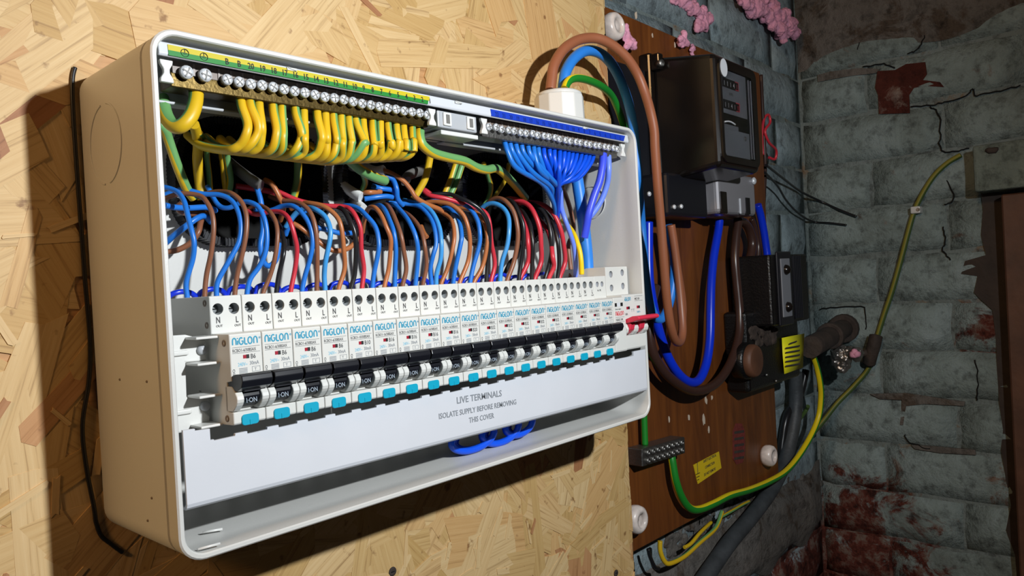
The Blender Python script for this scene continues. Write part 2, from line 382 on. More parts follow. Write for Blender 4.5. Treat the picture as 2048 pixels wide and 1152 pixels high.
# ------------------------------------------------------------------ setting: brick walls
YW = 0.060; XW = 1.262; CH = 0.084; BL = 0.232
wb = MB(); wb.box((-.9, YW, -1.0), (XW+.2, YW+.2, 1.2)); wall_back = wb.build('wall_back', M['mortar'], loc=(.8, YW, -1.0)); tag(wall_back, 'grey blue painted brick wall behind the meter board', 'wall', kind='structure')
wr = MB(); wr.box((XW, -1.6, -1.0), (XW+.2, YW, 1.2)); wall_right = wr.build('wall_right', M['mortar'], loc=(XW, -.7, -1.0)); tag(wall_right, 'grey green painted brick side wall right of the meter board', 'wall', kind='structure')
def brick_mesh(L, H, D, seed):
    rnd = random.Random(seed); bm = MB(); nx, nz = 5, 3
    vs = []
    for j in range(nz+1):
        for i in range(nx+1):
            e = (i in (0, nx)) or (j in (0, nz))
            u = i/nx; v = j/nz
            vs.append((-L/2 + L*u + rnd.uniform(-.003, .003), -(D*.12 if e else D*(1+rnd.uniform(-.5, .35))), -H/2 + H*v + rnd.uniform(-.003, .003)))
    k = len(vs)
    ring = [i for i in range(nx+1)] + [(j)*(nx+1)+nx for j in range(1, nz+1)] + [nz*(nx+1)+i for i in range(nx-1, -1, -1)] + [j*(nx+1) for j in range(nz-1, 0, -1)]
    for r in ring: vs.append((vs[r][0], .004, vs[r][2]))
    fs = [(j*(nx+1)+i, j*(nx+1)+i+1, (j+1)*(nx+1)+i+1, (j+1)*(nx+1)+i) for j in range(nz) for i in range(nx)]
    n = len(ring); fs += [(ring[i], k+i, k+(i+1) % n, ring[(i+1) % n]) for i in range(n)]
    bm.add(vs, fs, 0, True)
    return bm
BM = {}
def brick(parent, kind, pos, rotz, mt, var):
    key = (kind, mt, var % 5)
    if key not in BM:
        L = {'full': BL-.005, 'half': BL/2-.005}[kind]
        BM[key] = brick_mesh(L, CH-.006, .0048, hash((kind, var % 5)) & 0xffff if False else (var % 5)*7 + len(kind)).mesh('brick', M[mt])
    o = bpy.data.objects.new('brick', BM[key]); COL.objects.link(o); o.parent = parent
    o.location = Vector(pos) - rooted(parent); o.rotation_euler = (0, 0, rotz)
    return o
rb = random.Random(3)
Z0 = 0.391 - 9*CH     # a bed joint of the side wall
for c in range(-3, 15):
    z = Z0 + (c+.5)*CH
    head = c % 2
    # side wall: bricks face -x ; run along y from the corner towards the camera
    y = YW - .004
    k = 0
    while y > -0.95:
        L = BL/2 if (head and k == 0) else BL
        yc = y - L/2
        bare = 'wall'
        pz = z
        brick(wall_right, 'half' if L < BL else 'full', (XW + .0002, yc, z + rb.uniform(-.002, .002)), -math.pi/2, bare, c*3+k)
        y -= L; k += 1
    # back wall: bricks face -y ; run along x from the corner to the left
    x = XW - .004; k = 0
    while x > 0.42:
        L = BL/2 if ((not head) and k == 0) else BL
        xc = x - L/2
        if (xc > .86 or z > .33 or z < -.10) and z < .75:
            bare = 'wall2'
            brick(wall_back, 'half' if L < BL else 'full', (xc, YW + .0002, z + rb.uniform(-.002, .002)), 0, bare, c*5+k)
        x -= L; k += 1
def lumpy(name, parent, x0, x1, y0, y1, z0, z1, axis, amp, mt, seed, nu=40, nv=10):
    """crumbling render lying on a wall: a bulging skin with an uneven edge"""
    rnd = random.Random(seed); ph = [(rnd.uniform(8, 60), rnd.uniform(8, 60), rnd.uniform(0, 6)) for _ in range(9)]
    m = MB(); vs = []
    for j in range(nv+1):
        for i in range(nu+1):
            u = i/nu; v = j/nv
            edge = min(1, min(u, 1-u)*10, min(v, 1-v)*4)
            h = amp*(.55 + .12*sum(math.sin(a*u + b*v*.4 + c) for a, b, c in ph)/2) * edge - .002*(edge < .05)
            if axis == 'x': vs.append((x0 - h, y0 + (y1-y0)*u, z0 + (z1-z0)*v + .012*math.sin(u*31+seed)*(1 if j == 0 else .3)))
            else: vs.append((x0 + (x1-x0)*u, y0 - h, z0 + (z1-z0)*v + .012*math.sin(u*31+seed)*(1 if j == 0 else .3)))
    fs = [(j*(nu+1)+i, j*(nu+1)+i+1, (j+1)*(nu+1)+i+1, (j+1)*(nu+1)+i) for j in range(nv) for i in range(nu)]
    if axis == 'x': fs = [tuple(reversed(f)) for f in fs]
    m.add(vs, fs, 0, True); return m.build(name, M[mt], parent)
lumpy('crumbling_render', wall_right, XW-.004, 0, YW-.002, -1.2, .50, .74, 'x', .028, 'rubble', 5, 70, 14)
lumpy('render_patch', wall_back, .50, XW, YW-.004, 0, -.36, -.24, 'y', .022, 'rubble', 9, 60, 10)
def wall_poly(name, pts, mt, proud=.0052, th=.004):
    q = [PX(a, b, XW - proud) for a, b in pts]; n = len(q); m = MB()
    m.add(q + [v + Vector((th, 0, 0)) for v in q], [tuple(range(n))] + [(i, n+i, n+(i+1) % n, (i+1) % n) for i in range(n)])
    o = m.build(name, M[mt], wall_right); bb_ = bmesh.new(); bb_.from_mesh(o.data); bmesh.ops.triangulate(bb_, faces=[f for f in bb_.faces if len(f.verts) > 4]); bmesh.ops.recalc_face_normals(bb_, faces=bb_.faces); bb_.to_mesh(o.data); bb_.free(); return o
wall_poly('bare_brick_patch', [(1755, 142), (1790, 140), (1812, 128), (1850, 124), (1854, 148), (1846, 160), (1880, 164), (1888, 174), (1850, 172), (1828, 176), (1818, 190), (1819, 226), (1758, 228), (1756, 190), (1750, 175)], 'redbrick')
wall_poly('bare_plaster_patch', [(1635, 150), (1660, 143), (1720, 136), (1760, 138), (1752, 146), (1700, 152), (1655, 160), (1636, 164)], 'rubble')
wall_poly('bare_plaster_patch', [(1740, 788), (1810, 786), (1930, 804), (1928, 812), (1850, 808), (1812, 812), (1806, 850), (1800, 850), (1804, 800), (1760, 798)], 'rubble')
wall_poly('bare_plaster_patch', [(1822, 890), (1860, 892), (1950, 900), (1952, 910), (1880, 906), (1830, 898)], 'rubble')
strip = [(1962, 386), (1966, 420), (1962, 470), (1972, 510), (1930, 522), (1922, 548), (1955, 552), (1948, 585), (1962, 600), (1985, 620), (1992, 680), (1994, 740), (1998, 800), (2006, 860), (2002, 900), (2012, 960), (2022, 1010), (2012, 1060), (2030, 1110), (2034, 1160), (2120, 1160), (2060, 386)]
wall_poly('shaded_gap_strip', strip, 'darkstrip', .0056)  # dark strip painted on the wall for the shadowed gap left of the cupboard
for pts in ([(1822, 212), (1860, 210), (1890, 204), (1930, 192), (1948, 178), (1950, 190), (1990, 184), (2040, 172)], [(1860, 214), (1878, 228), (1880, 260), (1882, 300), (1910, 302), (1938, 296)],
            [(1726, 134), (1768, 128), (1790, 138)], [(1716, 100), (1720, 70), (1740, 46), (1770, 42)], [(1840, 40), (1848, 70), (1838, 96), (1815, 108)], [(1892, 360), (1908, 395), (1888, 410)],
            [(1885, 455), (1892, 480), (1886, 500), (1900, 520)], [(1640, 618), (1680, 614), (1728, 616), (1732, 660)], [(1810, 870), (1820, 885), (1860, 898)], [(1950, 720), (1956, 760), (1954, 800)]):
    pp = smooth_path([PX(a, b, XW - .0048) for a, b in pts], 5); pp = [v + Vector((0, rb.uniform(-.0016, .0016), rb.uniform(-.0016, .0016))) for v in pp]
    m = MB().tube(pp, .0011, 5); m.build('crack', M['dark'], wall_right)
# ------------------------------------------------------------------ chipboard panel with its strands
OX0, OX1, OZ0, OZ1 = -.55, .533, -.50, .75
osb = thing('chipboard_panel', 'pale oriented strand board panel behind the white consumer unit', 'board', (0, 0, OZ0))
cut = rrect(.040, .412, .150, .246, .01, 2)
def attr_mesh(me, tones, uvs):
    a = me.attributes.new('tone', 'FLOAT', 'POINT'); a.data.foreach_set('value', tones)
    ul = me.uv_layers.new(name='UVMap')
    for l in me.loops: ul.data[l.index].uv = uvs[l.vertex_index]
vs, fs = holed([(OX0, OZ0), (OX1, OZ0), (OX1, OZ1), (OX0, OZ1)], [cut], .0085, .017)
m = MB(); m.add(vs, fs); o = m.build('core', M['osb'], osb)
attr_mesh(o.data, [.9]*len(o.data.vertices), [(v.co.x, v.co.z) for v in o.data.vertices])
rs = random.Random(11)
def strand(x, z, a, L, W, y):
    """irregular flake outline, local u along the grain"""
    tl, tr = rs.uniform(-.4, .4)*W, rs.uniform(-.4, .4)*W
    pts = [(-L/2+rs.uniform(-.1, .1)*W, -W/2), (-L*.1, -W/2*rs.uniform(.85, 1.1)), (L/2+tr, -W/2*rs.uniform(.7, 1)), (L/2-tr*rs.uniform(.3, 1)+rs.uniform(-.2, .2)*W, 0),
           (L/2-tr, W/2*rs.uniform(.7, 1)), (L*.1, W/2*rs.uniform(.85, 1.1)), (-L/2+tl, W/2), (-L/2-tl*.5, rs.uniform(-.2, .2)*W)]
    ca, sa = math.cos(a), math.sin(a); n = len(pts)
    tx, tz = rs.uniform(-.006, .006), rs.uniform(-.012, .012)
    top = [(x + u*ca - v*sa, y + u*tx + v*tz, z + u*sa + v*ca) for u, v in pts]
    bot = [(p[0], p[1] + .0012, p[2]) for p in top]
    f = [tuple(range(n))] + [(i, n+i, n+(i+1) % n, (i+1) % n) for i in range(n)]
    return top+bot, f, pts+pts
stuff_v, stuff_f, stuff_t, stuff_u = [], [], [], []
big = []
NS = 1700
for i in range(NS):
    vis = i % 10 < 6
    if vis: x, z = rs.uniform(-.16, .56), rs.uniform(-.27, .48)
    else: x, z = rs.uniform(OX0, OX1), rs.uniform(OZ0, OZ1)
    a = rs.gauss(math.pi/2 if rs.random() < .45 else 0, .75)
    W = rs.choice([.016, .022, .030, .038, .046]) * rs.uniform(.8, 1.2); L = rs.uniform(.07, .14) if W > .019 else rs.uniform(.03, .09)
    late = i/NS
    if late > .95: W *= .35; L *= .45
    y = -.0002 - late*.0012
    v, f, uv = strand(x, z, a, L, W, y)
    # keep clear of the opening behind the unit and trim at the edges of the board
    if any(.02 < p[0] < .41 and .02 < p[2] < .245 for p in v): continue
    ex = OX1 + .0012*math.sin(z*90) + .0008*math.sin(z*310+1)
    v = [(min(max(p[0], OX0), ex), p[1], min(max(p[2], OZ0), OZ1)) for p in v]
    t = min(1, abs(rs.gauss(.45, .27)))
    if vis and late > .55: big.append((L*W, v, f, uv, t))
    else:
        b = len(stuff_v); stuff_v += v; stuff_f += [[b+k for k in q] for q in f]; stuff_t += [t]*len(v); stuff_u += uv
for i in range(120):
    x, z = rs.uniform(.10, .53), rs.uniform(-.24, -.02)
    if i % 3 == 0: x, z = rs.uniform(-.12, .0), rs.uniform(-.25, .30)
    v, f, uv = strand(x, z, rs.gauss(.9, .8), rs.uniform(.008, .030), rs.uniform(.002, .0055), -.0016 - .0004*i/120)
    if any(p[0] > OX1 for p in v): continue
    b = len(stuff_v); stuff_v += v; stuff_f += [[b+k for k in q] for q in f]; stuff_t += [rs.choice([.55, .6, .65, .6, .97])]*len(v); stuff_u += uv
big.sort(key=lambda q: -q[0])
for q in big[300:]:
    b = len(stuff_v); stuff_v += q[1]; stuff_f += [[b+k for k in g] for g in q[2]]; stuff_t += [q[4]]*len(q[1]); stuff_u += q[3]
for q in big[:300]:
    m = MB(); m.add(q[1], q[2]); o = m.build('strand', M['osb'], osb); attr_mesh(o.data, [q[4]]*len(q[1]), q[3])
m = MB(); m.add(stuff_v, stuff_f); o = m.build('small_strands', M['osb'], osb); attr_mesh(o.data, stuff_t, stuff_u); tag(o, kind='stuff')
# screws in the board
for i, (px, py, lb) in enumerate(((785, 1143, 'small dark screw sunk in the chipboard below the unit'), (1232, 1146, 'dark screw in the bottom right corner of the chipboard'))):
    p = P(px, py, -.0015); t = thing('wood_screw', lb, 'screw', p)
    MB().lathe(p, (0, -1, 0), [(.0036, 0), (.0034, .0006), (.0012, .0002), (0, .0001)], 14).build('head', M['rust'], t)
    MB().box(p + Vector((-.0016, -.0009, -.0004)), p + Vector((.0016, -.0006, .0004))).build('cross_slot', M['dark'], t)
# dark space behind the panel opening
mm = MB(); a, b_ = (.035, .0172, .14), (.418, .055, .26)
x0_, y0_, z0_ = a; x1_, y1_, z1_ = b_
mm.add([(x0_,y0_,z0_),(x1_,y0_,z0_),(x1_,y1_,z0_),(x0_,y1_,z0_),(x0_,y0_,z1_),(x1_,y0_,z1_),(x1_,y1_,z1_),(x0_,y1_,z1_)], [(0,1,2,3),(7,6,5,4),(5,6,2,1),(6,7,3,2),(4,0,3,7)])
mm.build('cut_out_recess', M['dark'], osb)
# ------------------------------------------------------------------ consumer unit enclosure
W_, H_, D_ = .42433, .25708, .09964
unit = thing('consumer_unit', 'open white plastic consumer unit enclosure mounted on the chipboard', 'fuse box', (W_/2, 0, 0))
prof = [(.0012, -.0006), (.0012, -.004), (0, -.0045), (0, -.0862), (.0010, -.0868), (.0010, -.0880), (0, -.0886), (-.0004, -.0990), (.0004, -.0998), (.0020, -.0998), (.0026, -.0990), (.0032, -.0900), (.0024, -.0868), (.0030, -.0800), (.0040, -.006)]
m = MB(); ns = 0; loops = []
for off, y in prof:
    loops.append([(x, y, z) for x, z in rrect(off, W_-off, off, H_-off, .0125-off*.8, 7)])
n = len(loops[0]); V = [p for L in loops for p in L]
F = [(j*n+i, (j+1)*n+i, (j+1)*n+(i+1) % n, j*n+(i+1) % n) for j in range(len(loops)-1) for i in range(n)]
m.add(V, F, 0, True); sh = m.build('shell', M['case'], unit)
bmm = bmesh.new(); bmm.from_mesh(sh.data); bmesh.ops.recalc_face_normals(bmm, faces=bmm.faces)
for e in bmm.edges:
    if len(e.link_faces) == 2 and e.calc_face_angle(0) > .55: e.smooth = False
bmm.to_mesh(sh.data); bmm.free()
# back plate with the three cable openings
HOLES = [(.047, .150, .1605, .2375), (.166, .272, .1605, .2375), (.286, .392, .1605, .2375)]
hp = [rrect(a, b, c, d, .030, 6) for a, b, c, d in HOLES]
vs, fs = holed(rrect(.004, W_-.004, .004, H_-.004, .009, 4), hp, -.004, .003)
MB().add(vs, fs).build('back_plate', M['case'], unit)
for hole in HOLES:      # ribbed black edging strip round each opening
    m = MB(); a, b, c, d = hole
    path = []
    ol = rrect(a, b, c, d, .030, 14)
    dens = []
    for i in range(len(ol)):
        p, q = Vector(ol[i]), Vector(ol[(i+1) % len(ol)]); L = (q-p).length; k = max(1, int(L/.0011))
        dens += [p + (q-p)*j/k for j in range(k)]
    N = len(dens)
    for i, p in enumerate(dens):
        q = dens[(i+1) % N]; t = (q-p).normalized(); nrm = Vector((-t.y, t.x))
        th = .0050 if i % 2 else .0043
        A = p - nrm*th*.4; B = q - nrm*th*.4; Cc = q + nrm*th*.6; Dd = p + nrm*th*.6
        yf = -.0172 if i % 2 else -.0165
        m.add([(A.x, yf, A.y), (B.x, yf, B.y), (Cc.x, yf, Cc.y), (Dd.x, yf, Dd.y), (A.x, -.001, A.y), (B.x, -.001, B.y), (Cc.x, -.001, Cc.y), (Dd.x, -.001, Dd.y)],
              [(0,1,2,3),(0,4,5,1),(1,5,6,2),(2,6,7,3),(3,7,4,0)])
    o = m.build('edging_strip', M['black'], unit); o['label'] = 'black ribbed edging strip round a cable opening'
    bmm = bmesh.new(); bmm.from_mesh(o.data); bmesh.ops.recalc_face_normals(bmm, faces=bmm.faces); bmm.to_mesh(o.data); bmm.free()
def ringx(x, yc, zc, r, a0, a1, name, mt, rr=.0005):
    pts = [(x, yc + r*math.cos(math.radians(a0+(a1-a0)*i/40)), zc + r*math.sin(math.radians(a0+(a1-a0)*i/40))) for i in range(41)]
    return MB().tube(pts, rr, 6).build(name, mt, unit)
ringx(-.00005, -.0375, .211, .0212, -82, 80, 'knockout_ring', M['case'])
ringx(-.00005, -.0375, .211, .0212, 100, 260, 'knockout_ring', M['case'])
ringx(W_-.0040, -.050, .197, .0150, 0, 360, 'knockout_ring', M['white'])
for px, py in ((240, 759), (294, 763), (304, 996), (296, 1041)):
    p = PX(px, py, 0); MB().ico(p, .0008, 1).build('moulding_speck', M['seam'], unit)
for (pa, pb) in (((395, 1099), (440, 1087)), ((405, 1065), (445, 1058))):   # bright moulded ribs on the bottom wall
    d = []
    for q in (pa, pb):
        dr = RM @ Vector(((q[0]-1024)/FPX, -(q[1]-576)/FPX, -1)); d.append(CAM + dr*((.0046-CAM.z)/dr.z))
    MB().tube([d[0], d[1]], .0007, 6).build('moulded_rib', M['white'], unit)
# DIN rail
rail = MB(); rail.prism([(-.028, .078), (-.030, .078), (-.030, .083), (-.022, .083), (-.022, .108), (-.030, .108), (-.030, .113), (-.028, .113), (-.028, .110), (-.020, .110), (-.020, .081), (-.028, .081)], .008, .418)
rail.box((.03, -.020, .088), (.05, -.0055, .104)); rail.box((.37, -.020, .088), (.39, -.0055, .104))
o = rail.build('din_rail', M['dullsteel'], loc=(.21, -.02, .08)); tag(o, 'zinc mounting rail hidden behind the row of breakers', 'rail')
# ------------------------------------------------------------------ circuit breakers
MW = .0178; X0 = .02729
ARC = [(-.1045 - .0052*math.sin(math.pi*i/8), .0818 - .0125*i/8) for i in range(9)]
BODY = [(-.030, .060), (-.030, .125), (-.034, .1275), (-.0862, .1275), (-.0866, .1270), (-.0866, .1080), (-.1045, .1080), (-.1050, .1075), (-.1050, .0845), (-.1000, .0838), (-.1000, .0690), (-.1050, .0688), (-.1050, .0632), (-.1040, .0624), (-.040, .0600)]
def cut_holes(me, holes, y0, y1):
    o = bpy.data.objects.new('tmp', me); COL.objects.link(o)
    m = MB()
    for x, z, r in holes: m.cyl((x, y0, z), (x, y1, z), r, 20)
    c = bpy.data.objects.new('tmpc', m.mesh('c', [])); COL.objects.link(c)
    md = o.modifiers.new('b', 'BOOLEAN'); md.object = c; md.operation = 'DIFFERENCE'; md.solver = 'EXACT'
    dg = bpy.context.evaluated_depsgraph_get(); dg.update()
    res = bpy.data.meshes.new_from_object(o.evaluated_get(dg))
    bpy.data.objects.remove(o); bpy.data.objects.remove(c); return res
def niglon(m, ox, oz, y, h, wd, mi):
    """the maker's rounded lettering drawn as strokes"""
    def arc(cx, cz, rx, rz, a0, a1, k=7): return [(cx + rx*math.cos(math.radians(a0+(a1-a0)*i/k)), cz + rz*math.sin(math.radians(a0+(a1-a0)*i/k))) for i in range(k+1)]
    S = [[(0, 0), (0, .55)] + arc(.36, .55, .36, .45, 180, 0) + [(.72, 0)],
         [(1.05, 0), (1.05, .62)], [(1.05, .86), (1.05, 1.0)],
         arc(1.78, .5, .42, .5, 50, 335, 10) + [(2.2, .48), (1.85, .48)],
         [(2.5, 1.0), (2.5, .2)] + arc(2.68, .2, .18, .2, 180, 270, 3) + [(3.05, 0)],
         arc(3.62, .5, .42, .5, 0, 360, 14),
         [(4.4, 0), (4.4, .55)] + arc(4.76, .55, .36, .45, 180, 0) + [(5.12, 0)]]
    sx = wd/5.3; t = h*.105
    for st in S:
        pp = [Vector((ox + x*sx, 0, oz + z*h)) for x, z in st]
        vs = []; fs = []
        for i, p in enumerate(pp):
            d = (pp[min(i+1, len(pp)-1)] - pp[max(i-1, 0)]).normalized(); nn = Vector((-d.z, 0, d.x))
            vs += [(p.x+nn.x*t, y, p.z+nn.z*t), (p.x-nn.x*t, y, p.z-nn.z*t)]
        for i in range(len(pp)-1): fs.append((2*i, 2*i+1, 2*i+3, 2*i+2))
        m.add(vs, fs, mi)
RAT = ['B6']*4 + ['B10'] + ['B16']*4 + ['B20'] + ['B32']*9
HOLE2 = [(.0045, .1207, .0030), (.0133, .1205, .0030)]
BODY_ME = None; SHARE = {}
def child(parent, name, me):
    o = bpy.data.objects.new(name, me); COL.objects.link(o); o.parent = parent; return o
def make_breaker(i):
    global BODY_ME
    rt = RAT[i]; lb = 'white circuit breaker marked %s, %s in the row from the left' % (rt, ORD(i))
    t = thing('circuit_breaker', lb, 'circuit breaker', (X0 + MW*i, 0, 0), 'row of circuit breakers')
    if BODY_ME is None:
        # local coordinates: x from 0 to the module width
        g = .00018
        me = MB().prism(BODY, g, MW-g).mesh('breaker_body', M['module'], None, .0004, 1)
        BODY_ME = cut_holes(me, HOLE2, -.090, -.0740)
        ck = MB()
        for a, b in ((g, .0040), (MW-.0040, MW-g)): ck.prism(ARC + [(-.098, .0690), (-.098, .0818)], a, b)
        SHARE['cheek'] = ck.mesh('toggle_surround', M['module'], None, .0003, 1)
        tg = MB()
        bar = [(-.1005, .0790), (-.1005, .0862), (-.1080, .0880), (-.1122, .0883), (-.1144, .0874), (-.1150, .0848), (-.1136, .0816), (-.1092, .0796)]
        tg.prism(bar, .0006, MW-.0006)
        barrel = [(-.0995, .0825)] + [(-.1035 - .0042*math.sin(math.pi*k/8), .0820 - .0110*k/8) for k in range(9)] + [(-.0995, .0708)]
        tg.prism(barrel, .0042, MW-.0042)
        tg.prism([(-.105, .0798), (-.1092, .0798), (-.1094, .0788), (-.105, .0786)], .0042, MW-.0042)
        SHARE['toggle'] = tg.mesh('toggle', M['black'], None, .0004, 2)
        tp = MB(); tp.text('I·ON', (MW/2, -.10785, .0732), .0034, 0, 'CENTER', up=(0, .08, 1), sx=.85)
        SHARE['toggle_print'] = tp.mesh('toggle_print', M['inkdim'])
        cl = MB(); cl.plate(rrect(.0042, .0134, .0617, .0672, .0016, 4), -.1049, -.1058); cl.box((.0082, -.1061, .0617), (.0094, -.1050, .0645))
        SHARE['clip'] = cl.mesh('release_clip', M['cyan'], None, .0002, 1)
        lg = MB(); niglon(lg, .0018, .1024, -.10508, .0034, .0138, 0); lg.text('®', (.0160, -.10508, .1045), .0016)
        SHARE['logo'] = lg.mesh('logo', M['inkblue'])
        iw = MB(); iw.box((.0070, -.10512, .0952), (.0087, -.1045, .0970), 0); iw.box((.0087, -.10514, .0951), (.0103, -.1045, .0971), 1)
        SHARE['indicator'] = iw.mesh('indicator_window', [M['windowred'], M['inkblack']])
    child(t, 'body', BODY_ME); child(t, 'toggle_surround', SHARE['cheek'])
    if 'cups' not in SHARE:
        terminal_cups_local(t)
    else:
        for me, sme in SHARE['cups']:
            c = child(t, 'terminal_hole', me); child(c, 'terminal_screw', sme)
    tg = child(t, 'toggle', SHARE['toggle']); tg['label'] = 'black toggle lever switched up'
    child(tg, 'toggle_print', SHARE['toggle_print'])
    o = child(t, 'release_clip', SHARE['clip']); o['label'] = 'turquoise release clip'
    child(t, 'logo', SHARE['logo']); child(t, 'indicator_window', SHARE['indicator'])
    key = 'print' + rt
    if key not in SHARE:
        y = -.10508; p = MB()
        p.box((.0014, y, .1010), (.0164, y+.0002, .10115)); p.box((.0014, y, .0981), (.0164, y+.0002, .09825))
        p.text('RCBO1-%s/30BSAX' % rt[1:], (.0015, y, .0987), .0023, 0, 'LEFT', sx=.72)
        p.text(rt, (.0110, y, .0948), .0034, 0, 'LEFT', sx=.80)
        p.text('240V~', (.0040, y, .0915), .0027, 1, 'LEFT', sx=.72); p.text('30mA', (.0103, y, .0917), .0027, 2, 'LEFT', sx=.78)
        for k in range(4): p.box((.0045, y, .0880+.0007*k), (.0090, y+.0002, .08835+.0007*k), 2)
        for a, b, c, d in ((.0115, .0160, .0881, .0883), (.0115, .0160, .0905, .0907), (.0115, .0117, .0881, .0907), (.0158, .0160, .0881, .0907)): p.box((a, y, c), (b, y+.0002, d), 2)
        p.text('T', (.0128, y, .0886), .0020, 2); p.text('IIO', (.0023, y, .0872), .0018, 0, right=(0, 0, 1), up=(-1, 0, 0), sx=1.4)
        SHARE[key] = p.mesh('printing', [M['ink'], M['inkpale'], M['inkgrey']])
    if 'marks' not in SHARE:
        yt = -.0868; p = MB()
        p.text('N', (.0030, yt, .1134), .0046, 0, sx=.70); p.text('L', (.0138, yt, .1131), .0046, 0, sx=.70)
        p.text('OUT', (.0029, yt, .1113), .0017, 0); p.text('OUT', (.0130, yt, .1110), .0017, 0)
        SHARE['marks'] = p.mesh('terminal_marks', [M['ink']])
    child(t, 'printing', SHARE[key]); child(t, 'terminal_marks', SHARE['marks'])
    if i == 0:
        # rivets on the exposed side of the first breaker
        for y, z in ((-.0995, .1035), (-.0985, .0655), (-.0815, .1240), (-.0825, .1125)):
            m = MB(); m.lathe((0.0002, y, z), (-1, 0, 0), [(.0017, -.0002), (.0017, .0004), (.0009, .0004), (.0008, -.0001), (0, -.0001)], 14)
            me = m.mesh('rivet', M['seam']); child(t, 'rivet', me)
        m = MB()
        m.text('NG', (-.00005+.00018, -.066, .072), .0045, 0, right=(0, -1, 0)); m.text('CB1', (.00010, -.072, .0725), .0035, 1, right=(0, 0, 1), up=(0, 1, 0))
        child(t, 'side_printing', m.mesh('side_printing', [M['inkblue'], M['inkblack']]))
    return t
def terminal_cups_local(t):
    SHARE['cups'] = []
    for x, z, r in HOLE2:
        m = MB(); m.lathe((x, -.0864, z), (0, 1, 0), [(r*.985, 0), (r*.985, .0062), (0, .0062)], 20); m.f.pop(); m.m.pop(); m.sm.pop(); m.f = [list(reversed(f)) for f in m.f]
        me = m.mesh('terminal_hole', M['greyhole'])
        s_ = MB(); s_.lathe((x, -.0803, z), (0, -1, 0), [(r*.75, 0), (r*.7, .0012), (0, .0013)], 14); s_.box((x-r*.55, -.0819, z-.0003), (x+r*.55, -.0815, z+.0003), 1)
        sme = s_.mesh('terminal_screw', [M['greyhole'], M['dark']])
        SHARE['cups'].append((me, sme)); c = child(t, 'terminal_hole', me); child(c, 'terminal_screw', sme)
for i in range(19): make_breaker(i)
# surge device
sx0 = X0 + 19*MW
t = thing('surge_protector', 'white surge protection module between last breaker and red main switch', 'surge protector', (sx0, 0, 0))
me = MB().prism([(-.030, .060), (-.030, .1275), (-.0866, .1275), (-.0866, .1085), (-.1045, .1085), (-.1052, .1078), (-.1052, .0640), (-.1045, .0626), (-.040, .0600)], .0002, MW-.0002).mesh('surge_body', M['module'], None, .0004, 1)
H3 = [(.0050, .1205, .0024), (.0120, .1205, .0024)]
child(t, 'body', cut_holes(me, H3, -.09, -.082))
for x, z, r in H3:
    m = MB(); m.lathe((x, -.0864, z), (0, 1, 0), [(r*.985, 0), (r*.985, .0042), (0, .0042)], 16); m.f.pop(); m.m.pop(); m.sm.pop(); m.f = [list(reversed(f)) for f in m.f]; child(t, 'terminal_hole', m.mesh('terminal_hole', M['greyplastic']))
p = MB(); y = -.1053
p.box((.0020, y, .1010), (.0050, y+.0003, .1040), 2); p.box((.0105, y, .1010), (.0140, y+.0003, .1040), 2); p.box((.0055, y, .1008), (.0100, y+.0003, .1042), 3)
niglon(p, .0025, .0935, y, .0032, .0125, 1); p.text('Service replace', (.0022, y, .0983), .0016, 0, sx=.9)
p.box((.0025, y, .0918), (.0155, y+.0002, .0920)); p.text('NSAD-240', (.0028, y, .0889), .0027, 0, sx=.85); p.box((.0025, y, .0878), (.0155, y+.0002, .0880)); p.text('Surge Protection', (.0028, y, .0862), .0016, 0, sx=.85)
q = MB(); q.text('N  PE', (.0045, -.0868, .1145), .0022, 0); child(t, 'terminal_marks', q.mesh('terminal_marks', [M['ink']]))
child(t, 'printing', p.mesh('printing', [M['ink'], M['inkred'], M['inkblack'], M['inkwhite']]))
# main switch
sw0 = X0 + 20*MW; SWW = .0345
t = thing('main_switch', 'white double-width main switch with red lever at the right end', 'switch', (sw0, 0, 0))
me = MB().prism([(-.030, .060), (-.030, .1350), (-.0862, .1350), (-.0866, .1345), (-.0866, .1100), (-.1015, .1100), (-.1022, .1092), (-.1022, .0868), (-.0960, .0862), (-.0960, .0755), (-.1022, .0748), (-.1022, .0640), (-.1015, .0626), (-.040, .0600)], .0002, SWW).mesh('switch_body', M['module'], None, .0005, 2)
H4 = [(.0085, .1285, .0030), (.0265, .1295, .0030), (.0085, .1165, .0030), (.0265, .1175, .0030)]
child(t, 'body', cut_holes(me, H4, -.09, -.080))
for x, z, r in H4:
    m = MB(); m.lathe((x, -.0864, z), (0, 1, 0), [(r*.985, 0), (r*.985, .0062), (0, .0062)], 18); m.f.pop(); m.m.pop(); m.sm.pop(); m.f = [list(reversed(f)) for f in m.f]
    c = child(t, 'terminal_hole', m.mesh('terminal_hole', M['greyplastic']))
    q = MB(); q.lathe((x, -.0802, z), (0, -1, 0), [(r*.85, 0), (r*.8, .002), (0, .0021)], 14); q.box((x-r*.7, -.0826, z-.0005), (x+r*.7, -.0821, z+.0005), 1); q.box((x-.0005, -.0827, z-r*.7), (x+.0005, -.0821, z+r*.7), 1)
    child(c, 'terminal_screw', q.mesh('terminal_screw', [M['steel'], M['dark']]))
lv = MB(); lv.prism([(-.1015, .0852), (-.1015, .0885), (-.1105, .0918), (-.1160, .0920), (-.1180, .0905), (-.1172, .0885), (-.1105, .0868)], .0010, SWW-.0005)
for a in (.0035, .0195): lv.prism([(-.0962, .0762), (-.1015, .0760), (-.1062, .0800), (-.1075, .0850), (-.1075, .0890), (-.0962, .0890)], a, a+.0075)
o = child(t, 'lever', lv.mesh('lever', M['red'], None, .0009, 3)); o['label'] = 'red double-pole lever switched up'
ws = MB()
